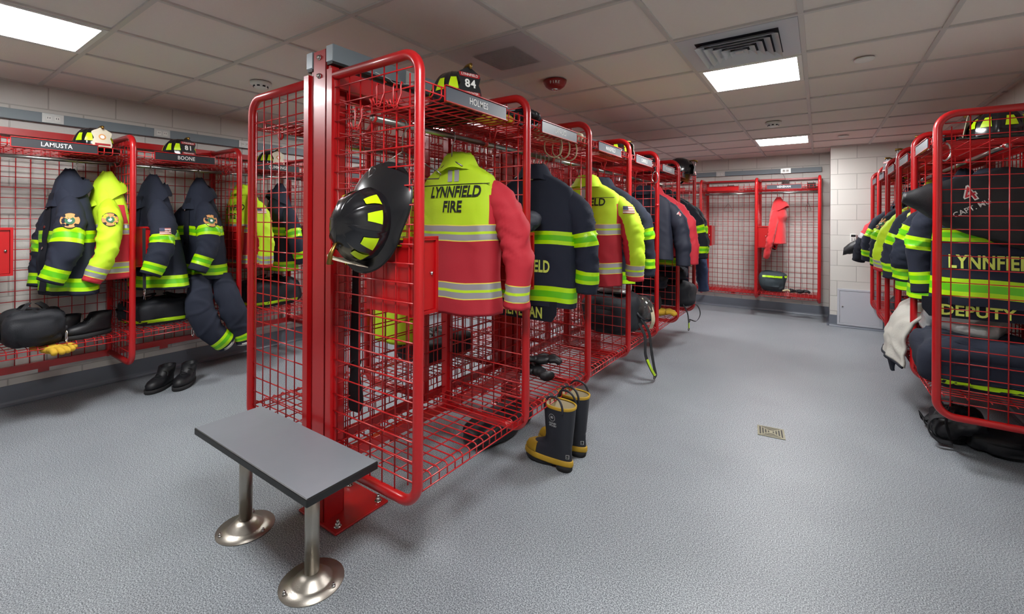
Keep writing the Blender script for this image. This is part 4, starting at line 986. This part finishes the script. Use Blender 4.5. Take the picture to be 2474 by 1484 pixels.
# ---------------- bags, gloves, straps and other gear ----------------
def blob(m, c, s, mat, seed=1, amp=.03, e=.5, nu=48, nv=24, f=7., X=None):
    """soft box: superellipsoid with lumps and creases"""
    rg = []
    for i in range(1, nv):
        ph = -PI / 2 + PI * i / nv; cp, sp_ = math.cos(ph) ** e, math.copysign(abs(math.sin(ph)) ** e, math.sin(ph)); r = []
        for k in range(nu):
            th = 2 * PI * k / nu; x = cp * math.copysign(abs(math.cos(th)) ** e, math.cos(th)); y = cp * math.copysign(abs(math.sin(th)) ** e, math.sin(th)); p = Vector((x * s[0], y * s[1], sp_ * s[2]))
            d = nz(p, f, seed) * amp - max(0, 1 - abs(nz(p, f * 1.3, seed + 5)) * 8) * amp * .55; p = p + p.normalized() * d
            if sp_ < -.9: p.z = -s[2]
            r.append(p + Vector(c))
        rg.append(r)
    m.loft(rg, mat, True, True, X=X); return m
def duffel(label, loc, s, rz=0, mat='bag', seed=1, stripe=None, handles=True, strap=None, group=None, cat='bag', name='duffel_bag', amp=.036):
    t = thing(name, label, cat, loc, rz, group); m = MB(); blob(m, (0, 0, s[2]), s, mat, seed, amp); b = m.build('body', t); tr = m.bvh()
    if handles:
        for sd in (-1, 1):
            m = MB(); m.ribbon(catmull([(-s[0] * .35, sd * s[1] * .6, s[2] * 1.6), (-s[0] * .3, sd * s[1] * .3, s[2] * 2.15), (0, sd * s[1] * .15, s[2] * 2.3), (s[0] * .3, sd * s[1] * .3, s[2] * 2.15), (s[0] * .35, sd * s[1] * .6, s[2] * 1.6)], 5), .03, (0, 1, .3), 'black_strap', .005); m.build('handle', t)
    m = MB(); stick(m, grid2(s[0] * 1.5, .012, 20, 1), (0, 0, s[2]), (1, 0, 0), (0, 1, 0), (0, 0, 1), tr, 'black_strap', .004); m.build('zip', t)
    if stripe:
        m = MB(); stick(m, grid2(s[0] * 1.5, .028, 20, 2), (0, -.6, s[2] * stripe), (1, 0, 0), (0, 0, 1), (0, -1, 0), tr, 'tape_lime', .004); m.build('reflective_stripe', t)
        m = MB(); stick(m, grid2(s[1] * 1.5, .028, 20, 2), (.8, 0, s[2] * stripe), (0, 1, 0), (0, 0, 1), (1, 0, 0), tr, 'tape_lime', .004); m.build('reflective_stripe', t)
    m = MB(); stick(m, grid2(s[0] * 1., s[2] * .8, 8, 6), (0, -.6, s[2] * .9), (1, 0, 0), (0, 0, 1), (0, -1, 0), tr, mat, .014); m.build('pocket', t)
    if strap: m = MB(); m.ribbon(catmull(strap, 6), .035, (0, 1, 0), 'black_strap', .004); m.build('shoulder_strap', t)
    return t
duffel('large black duffel bag on the bottom shelf of the fourth centre row locker', (-1.52, 3.88, .41), (.24, .25, .17), 0, seed=3)
m = MB(); blob(m, (0, 0, .05), (.14, .12, .06), 'silver_liner', 5, .04); o = m.build('foil_blanket'); o.location = (-1.5, 3.82, .77); tag(o, 'crumpled silver grey hood lying on the large black duffel bag', 'hood')
duffel('black duffel bag behind the dark trousers on the left wall', (-4.56, 1.42, .535), (.22, .26, .10), 0, seed=8, stripe=.4)
duffel('black gear bag with carabiner at the left edge of the wall shelf', (-4.42, .66, .535), (.16, .15, .12), 0, seed=9)
duffel('black duffel bag with lime stripe on the third left wall locker shelf', (-4.56, 2.33, .535), (.2, .28, .13), 0, seed=10, stripe=.35)
duffel('grey green gear bag with lime stripe in the far wall locker', (-.56, 7.75, .37), (.17, .16, .14), 0, 'bag_green', 12, handles=False, stripe=1.55)
duffel('black gear bag overhanging the last centre row shelf', (-1.42, 5.5, .41), (.24, .2, .14), 0, seed=14)
duffel('black bag at the bottom of the fifth centre row locker', (-1.55, 4.7, .41), (.2, .2, .13), 0, seed=15)
duffel('black folded trousers above the bag in the fifth centre row locker', (-1.5, 4.75, .69), (.2, .22, .06), 0, 'navy2', 16, handles=False, cat='trousers', name='folded_trousers')
duffel('dark folded trousers above the bag in the last centre row locker', (-1.48, 5.5, .71), (.22, .2, .07), 0, 'navy2', 17, handles=False, cat='trousers', name='folded_trousers')
duffel('low dark gear bag on the near left shelf of the centre row', (-2.27, 2.35, .41), (.2, .26, .09), 0, seed=18)
duffel('low dark gear bag on the floor under the centre row', (-1.72, 2.4, .0), (.12, .3, .07), 0, 'nylon', seed=19, handles=False)
duffel('dark gear bag in the third right wall locker', (.82, 5.35, .41), (.2, .22, .13), 0, seed=20)
duffel('dark gear bag in the fourth right wall locker', (.82, 6.1, .41), (.2, .22, .11), 0, seed=21)
duffel('dark gear bag in the second right wall locker', (.86, 4.66, .41), (.2, .2, .12), 0, seed=24)
# trousers hanging over the edge of the left wall shelf
def trousers(label, loc, rz):
    t = thing('fire_trousers', label, 'trousers', loc, rz)
    for q, pts in enumerate(([(-.05, .14, .90), (-.075, .1, .80), (-.10, .05, .69), (-.09, .02, .57), (-.03, .0, .45), (.05, -.01, .36), (.09, 0, .325)],
                             [(.09, .12, .90), (.10, .08, .80), (.12, .02, .69), (.15, -.01, .58), (.19, -.02, .46), (.225, -.02, .36), (.235, -.02, .305)])):
        P = catmull(pts, 10); n = len(P); rg = []; K = 40
        for i, p in enumerate(P):
            f = i / (n - 1); r = interp([(0, .082), (.3, .098), (.5, .104), (.75, .088), (1, .078)], f)[0]; tg = (P[min(i + 1, n - 1)] - P[max(0, i - 1)]).normalized(); u = Vector((1, 0, 0)); u = (u - tg * u.dot(tg)).normalized(); v = tg.cross(u); row = []
            for k in range(K):
                a = 2 * PI * k / K; d = u * math.cos(a) * r + v * math.sin(a) * r * .72
                cr = max(-.2, 1 - abs(nz(Vector((0, 0, f * .8)) + d * .5, 9, 60 + q * 3)) * 7) * (1 if f < .74 or f > .92 else .25)
                row.append(p + d * (1 + nz(p + d, 7, 5 + q) * .14 + cr * .11))
            rg.append(row)
        def mt(i, k):
            f = (i + .5) / (n - 1); a = 2 * PI * (k + .5) / K
            if .76 < f < .90: return tband(-f, -.76, -.90)
            if .30 < f < .64 and math.cos(a - (4.3 if q == 0 else 5.0)) > .45: return 'bag_green'
            return 'navy'
        m = MB(); m.loft(rg, mt, True, True); o = m.build('trouser_leg', t)
        c, tg = P[-1], (P[-1] - P[-2]).normalized(); m = MB(); m.tube([c - tg * .01, c + tg * .012], .066, 'liner', 20); m.build('cuff_lining', t)
    return t
trousers('dark fire trousers with lime ankle tape hanging off the left wall shelf', (-4.20, 1.70, .0), PI / 2)
# gloves, mask, straps
def glove(label, loc, rz, mat='nylon', group=None, s=1.):
    t = thing('work_glove', label, 'glove', loc, rz, group); m = MB(); blob(m, (0, 0, .028 * s), (.055 * s, .045 * s, .026 * s), mat, 4, .008, .9, 24, 12); m.build('palm', t)
    m = MB(); m.tube(catmull([(-.03 * s, 0, .03 * s), (-.07 * s, 0, .03 * s), (-.11 * s, 0, .034 * s)], 4), [.034 * s, .03 * s, .028 * s, .029 * s, .033 * s, .037 * s, .04 * s, .042 * s, .043 * s], mat, 16, flat=.6, up=(0, 0, 1)); m.build('cuff', t)
    for k, (y, l) in enumerate(((-.033, .06), (-.011, .072), (.011, .068), (.033, .052))):
        m = MB(); P = catmull([(.04 * s, y * s, .03 * s), (.04 * s + l * .6 * s, y * 1.15 * s, .034 * s), (.04 * s + l * s, y * 1.2 * s, .016 * s)], 4); m.tube(P, [.014 * s] * (len(P) - 1) + [.008 * s], mat, 10); m.build('finger', t)
    m = MB(); P = catmull([(-.01 * s, .04 * s, .03 * s), (.02 * s, .066 * s, .03 * s), (.05 * s, .075 * s, .02 * s)], 4); m.tube(P, [.015 * s] * (len(P) - 1) + [.009 * s], mat, 10); m.build('thumb', t); return t
glove('black work glove lying on the bottom shelf behind the boots', (-1.46, 2.44, .41), 2.6, group='black gloves on the second centre row shelf', s=1.15)
glove('black work glove propped on its pair behind the boots', (-1.47, 2.50, .465), .6, group='black gloves on the second centre row shelf', s=1.15)
glove('dark work glove on top of the second centre row shelf', (-1.36, 2.02, 1.93), .4, 'nylon', s=1.2); glove('yellow leather glove on the first centre row shelf beside the divider', (-1.45, 1.9, 1.9), .9, 'yellow_cloth', s=1.2)
glove('dark work glove overhanging the name plate of the second centre row locker', (-1.34, 2.12, 1.945), 1.9, 'navy2', s=1.1)
glove('yellow work glove on the fifth centre row bottom shelf', (-1.36, 4.72, .41), .3, 'yellow_cloth', s=1.5)
glove('tan work glove under the gear bag at the left edge', (-4.32, .74, .46), .3, 'yellow_cloth', s=1.3)
glove('small black work glove on the shelf of the far wall locker', (-.22, 7.62, .37), .3, s=1.1)
m = MB(); m.tube(catmull([(-.1, 0, .02), (-.04, .02, .035), (.02, -.02, .02), (.08, .01, .03)], 6), .012, 'rope', 8); o = m.build('rope_bundle'); o.location = (-.33, 7.6, .37); tag(o, 'small grey webbing piece beside the bag in the far wall locker', 'strap')
def ropes(label, loc, seed, n=5, r=.13):
    t = thing('rope_coil', label, 'rope', loc); rnd = random.Random(seed); m = MB(); P = []
    for k in range(n * 8):
        a = 2 * PI * k / 8; q = r * (.7 + .4 * rnd.random()); P.append((q * math.cos(a) * .8, q * math.sin(a) * 1.3, .012 + .05 * k / (n * 8) + .01 * rnd.random()))
    m.tube(catmull(P, 4), .006, 'rope', 6); m.build('coil', t)
    for q in range(3):
        m = MB(); y = -.12 + .1 * q; m.tube(catmull([(.08, y, .02), (.12, y + .02, -.02), (.1, y + .05, -.09), (.04, y + .06, -.11), (0, y + .03, -.07), (.02, y, .01)], 5), .0045, 'rope', 6); m.build('hanging_loop', t)
ropes('tan rope coiled on the shelf of the second centre row locker', (-1.40, 2.50, 1.90), 4)
m = MB(); blob(m, (0, 0, .035), (.05, .035, .03), 'cream', 5, .008, .8, 24, 12); o = m.build('wooden_wedge'); o.location = (-1.31, 2.66, 1.91); tag(o, 'pale wooden wedge on the shelf beside the second centre row nameplate', 'wedge')
m = MB(); blob(m, (0, 0, .035), (.03, .05, .03), 'cream', 6, .008, .8, 24, 12); o = m.build('wooden_wedge'); o.location = (-1.31, 2.80, 1.90); tag(o, 'pale wooden wedge at the near end of the third centre row shelf', 'wedge')
t = thing('breathing_mask', 'black breathing mask with clear lens leaning out of the fourth centre row locker', 'mask', (-1.28, 3.93, .62), -.5); m = MB()
m.lathe([(.1, 0), (.105, .02), (.095, .05), (.07, .085), (.03, .105), (.001, .108)], 'glass', 28, X=Matrix.Rotation(.9, 4, 'Y') @ Matrix.Scale(.8, 4, (0, 1, 0)), sx=1.1); m.build('lens', t)
m = MB(); m.tube([(.115 * math.cos(a), .088 * math.sin(a), 0) for a in [2 * PI * k / 28 for k in range(28)]], .014, 'rubber', 8, closed=True, X=Matrix.Rotation(.9, 4, 'Y')); m.build('rubber_seal', t)
m = MB(); blob(m, (-.06, 0, -.03), (.06, .05, .05), 'black', 5, .01, .8, 24, 12); m.build('regulator', t)
m = MB(); m.ribbon(catmull([(.03, -.02, .1), (.1, 0, .03), (.11, .02, -.08), (.08, .02, -.16)], 6), .04, (0, 1, 0), 'cream', .006); m.build('head_net', t)
def strap(label, pts, wd, wdir, mat='black_strap', lime=None, name='strap'):
    P = catmull(pts, 8); c = P[0].copy(); t = thing(name, label, 'strap', c); m = MB(); m.ribbon([p - c for p in P], wd, wdir, mat, .004); m.build('webbing', t)
    e = P[-1] - c; m = MB(); m.tube([(e.x, e.y + (wd / 2 + .008) * math.cos(a), e.z - .012 + .016 * math.sin(a)) for a in [2 * PI * k / 16 for k in range(16)]], .0035, 'black', 6, closed=True); m.build('buckle_ring', t)
    if lime: m = MB(); m.ribbon([p - c + Vector((.004, 0, 0)) for p in P[int(len(P) * lime):]], wd * .8, wdir, 'lime', .004); m.build('reflective_stripe', t)
strap('long black strap with lime lining trailing from the fourth centre row locker', [(-1.26, 3.78, .52), (-1.2, 3.76, .42), (-1.19, 3.74, .28), (-1.17, 3.80, .16), (-1.16, 3.90, .06)], .045, (.1, 1, 0), lime=.6)
strap('black strap doubling back beside the lime lined one', [(-1.26, 3.84, .55), (-1.2, 3.86, .44), (-1.18, 3.87, .28), (-1.17, 3.91, .14), (-1.16, 3.93, .065)], .045, (.1, 1, 0))
strap('short black strap with lime tab at the end of the centre row', [(-1.26, 5.30, .45), (-1.22, 5.32, .36), (-1.21, 5.34, .26), (-1.21, 5.35, .18)], .04, (0, 1, 0), lime=.75)
strap('black looped strap beside the lime tabbed one', [(-1.26, 5.5, .46), (-1.16, 5.52, .42), (-1.13, 5.55, .32), (-1.16, 5.5, .24), (-1.22, 5.44, .26)], .035, (0, 1, 0))
strap('long black webbing strap hanging inside the nearest centre row panel', [(-1.77, 1.31, 1.18), (-1.775, 1.31, 1.0), (-1.77, 1.30, .82), (-1.765, 1.30, .70), (-1.79, 1.30, .60), (-1.80, 1.31, .53), (-1.775, 1.31, .50), (-1.745, 1.31, .56), (-1.75, 1.30, .66), (-1.765, 1.30, .74)], .05, (1, .1, 0))
strap('black strap trailing to the floor under the nearest right wall locker', [(.66, 3.74, .32), (.64, 3.75, .2), (.66, 3.8, .1), (.70, 3.92, .02), (.74, 4.02, .008)], .05, (.4, 1, 0))
# key ring and bell by the first left frame
t = thing('key_ring', 'bunch of keys hanging beside the left wall frame', 'keys', (-4.24, 1.225, .84)); m = MB(); m.tube(arc_pts((0, 0, 0), .016, 0, 2 * PI, 16), .002, 'chrome', 6); m.build('ring', t)
for q, s_ in enumerate((-.3, .25)):
    m = MB(); X = Matrix.Rotation(s_, 4, 'Y'); m.box((-.006, -.001, -.07), (.002, .001, -.02), 'chrome', X=X); m.tube([(.010 * math.cos(a) - .002, 0, -.018 + .010 * math.sin(a)) for a in [2 * PI * k / 12 for k in range(12)]], .0025, 'chrome', 6, closed=True, X=X); m.build('key', t)
m = MB(); m.ribbon([(0, 0, .016), (-.01, 0, .2), (-.02, 0, .48)], .02, (0, 1, 0), 'black_strap', .003); m.build('lanyard', t)
# right wall: hood, liner, trousers, harness
t = thing('coat_liner', 'pale silver quilted liner drooping over the second right wall shelf', 'liner', (.56, 4.62, 0)); m = MB(); rg = []
for i in range(25):
    f = i / 24; z = .80 - .42 * f; r = []
    for k in range(33):
        g = k / 32; y = -.36 + .68 * g + .04 * math.sin(3 * f); x = -.06 - .07 * math.sin(PI * min(1, g * 1.05)) * (0.25 + .9 * f) + .02 * nz((g, f, 0), 6, 3) - .02 * (1 - f)
        r.append(Vector((x + .17 * (1 - f) ** 3, y, z + .03 * nz((g, f, 1), 3, 8) + .05 * (g - .5) * f)))
    rg.append(r)
m.loft(rg, 'liner', closed=False); o = m.build('liner_panel', t); q = o.modifiers.new('thick', 'SOLIDIFY'); q.thickness = .02
m = MB(); m.tube([rg[-1][k] for k in range(33)] , .009, 'navy2', 8); m.build('edge_binding', t)
m = MB(); b0 = [rg[-1][k] + Vector((.03, 0, 0)) for k in range(8, 33)]; m.loft([b0, [p + Vector((.03, .02, -.14 * math.sin(PI * (i / 24) ** .7))) for i, p in enumerate(b0)]], 'navy', closed=False); o = m.build('outer_shell', t); q = o.modifiers.new('thick', 'SOLIDIFY'); q.thickness = .012
m = MB(); blob(m, (0, 0, .16), (.2, .25, .16), 'silver_liner', 41, .05, .8, 48, 24, 7); o = m.build('aluminised_hood'); o.location = (.78, 4.12, .60); tag(o, 'shiny silver crumpled hood behind the nearest right frame', 'hood')
duffel('bundle of dark fire trousers bulging over the nearest right wall shelf', (.80, 3.86, .41), (.29, .26, .15), 0, 'navy', 42, handles=False, stripe=.35, cat='trousers', name='trousers_bundle', amp=.05)
t = thing('harness', 'black strap harness slumped under the nearest right wall locker', 'harness', (.70, 3.98, 0)); rnd = random.Random(5)
m = MB(); blob(m, (.04, 0, .12), (.13, .17, .11), 'nylon', 44, .06, .9, 40, 20, 9); m.build('bundle', t)
for k in range(7):
    a = rnd.random() * 6; m = MB(); y = -.16 + .05 * k; m.ribbon(catmull([(-.02, y, .2), (-.1, y + .03, .17 - .02 * k), (-.13 + .02 * (k % 3), y + .01, .1), (-.09, y - .02, .05), (-.02, y, .04)], 5), .028, (0, 1, .4), 'black_strap', .005); m.build('webbing_loop', t)
duffel('dark cloth bundle on the floor below the nearest right wall locker', (.90, 3.98, 0), (.15, .16, .07), 0, 'nylon', 46, handles=False, cat='bundle', name='cloth_bundle')
# dark nylon jackets draped out of the right row
def drape(name, label, cat, loc, rz, prof, w0, w1, mat, seed, txt=None):
    t = thing(name, label, cat, loc, rz); m = MB(); rg = []; P = catmull(prof, 8)
    for i, p in enumerate(P):
        f = i / (len(P) - 1); w_ = w0 + (w1 - w0) * f; d = .035 + .035 * math.sin(PI * f)
        rg.append([p + Vector((d * .5 * math.cos(a) * .3, 0, 0)) + Vector((0, d * math.sin(a), 0)) + Vector((0, 0, 1)) * w_ * math.cos(a) * (1 + .12 * nz((math.cos(a), math.sin(a), f * 4), 2, seed)) for a in [2 * PI * k / 28 for k in range(28)]])
    m.loft(rg, mat, True, True); m.build('sleeve', t); return t, m
t, mb_ = drape('nylon_jacket', 'black jacket arm jutting up and out of the nearest right wall locker', 'jacket', (.66, 3.66, 1.50), 0, [(-.235, .0, .05), (-.14, .01, .04), (-.05, .02, .02), (.1, .03, 0), (.3, .06, -.02)], .03, .24, 'nylon', 51)
m = MB(); tr = mb_.bvh(); R_ = Matrix.Rotation(-.5, 3, 'Y'); stick(m, text_geo('4', .12, bold=.04), (.05, -.3, .06), R_ @ Vector((1, 0, 0)), R_ @ Vector((0, 0, 1)), (0, -1, 0), tr, 'white', .006); stick(m, text_geo('4', .11, bold=.0), (.05, -.3, .06), R_ @ Vector((1, 0, 0)), R_ @ Vector((0, 0, 1)), (0, -1, 0), tr, 'red_cloth', .009)
stick(m, text_geo('CAPT. MU', .04, bold=.01), (.06, -.3, -.02), R_ @ Vector((1, 0, 0)), R_ @ Vector((0, 0, 1)), (0, -1, 0), tr, 'white', .006); m.build('lettering', t)
drape('nylon_jacket', 'black jacket sleeve sticking out farthest along the right wall row', 'jacket', (.55, 6.95, 1.08), 0, [(-.3, 0, -.05), (-.22, 0, 0), (-.1, 0, .04), (.1, 0, .08)], .05, .13, 'nylon', 53)

# small extras
m = MB(); blob(m, (0, 0, .06), (.075, .14, .06), 'quilt', 71, .035, .8, 36, 18, 8); o = m.build('knit_hood'); o.location = (-1.36, 2.09, 1.332); tag(o, 'dark blue knit hood on the red lock box of the second centre row locker', 'hood')
def carabiner(label, loc, s=1., rz=0):
    t = thing('carabiner', label, 'carabiner', loc, rz, 'metal snap hooks'); m = MB(); m.tube(catmull([(0, 0, 0), (.016 * s, 0, -.02 * s), (.02 * s, 0, -.06 * s), (0, 0, -.085 * s), (-.02 * s, 0, -.06 * s), (-.016 * s, 0, -.02 * s), (0, 0, 0)], 5), .004 * s, 'chrome', 8); m.build('body', t)
    m = MB(); m.tube([(0, 0, 0), (0, 0, .016 * s), (0, 0, .03 * s)], .006 * s, 'black_strap', 6); m.build('webbing_eye', t)
carabiner('chrome snap hook hanging from the bag at the left edge', (-4.22, .79, .63)); carabiner('chrome snap hook beside the dark trousers on the left wall', (-4.27, 1.56, .50))
carabiner('chrome snap hook hanging below the nearest right wall shelf', (.60, 3.60, 1.87), 1.3); carabiner('chrome snap hook hanging between fourth and fifth centre row lockers', (-1.25, 4.18, 1.86), 1.3)
m = MB(); m.tube([(0, 0, 0), (0, 0, -.10), (-.006, 0, -.22)], .004, 'red', 8); m.lathe([(.001, -.255), (.016, -.25), (.02, -.236), (.014, -.222), (.001, -.218)], 'red', 16); o = m.build('pull_knob'); o.location = (-1.235, 4.2, 1.78); tag(o, 'red rod with round red knob hanging near the quilted jacket', 'pull')
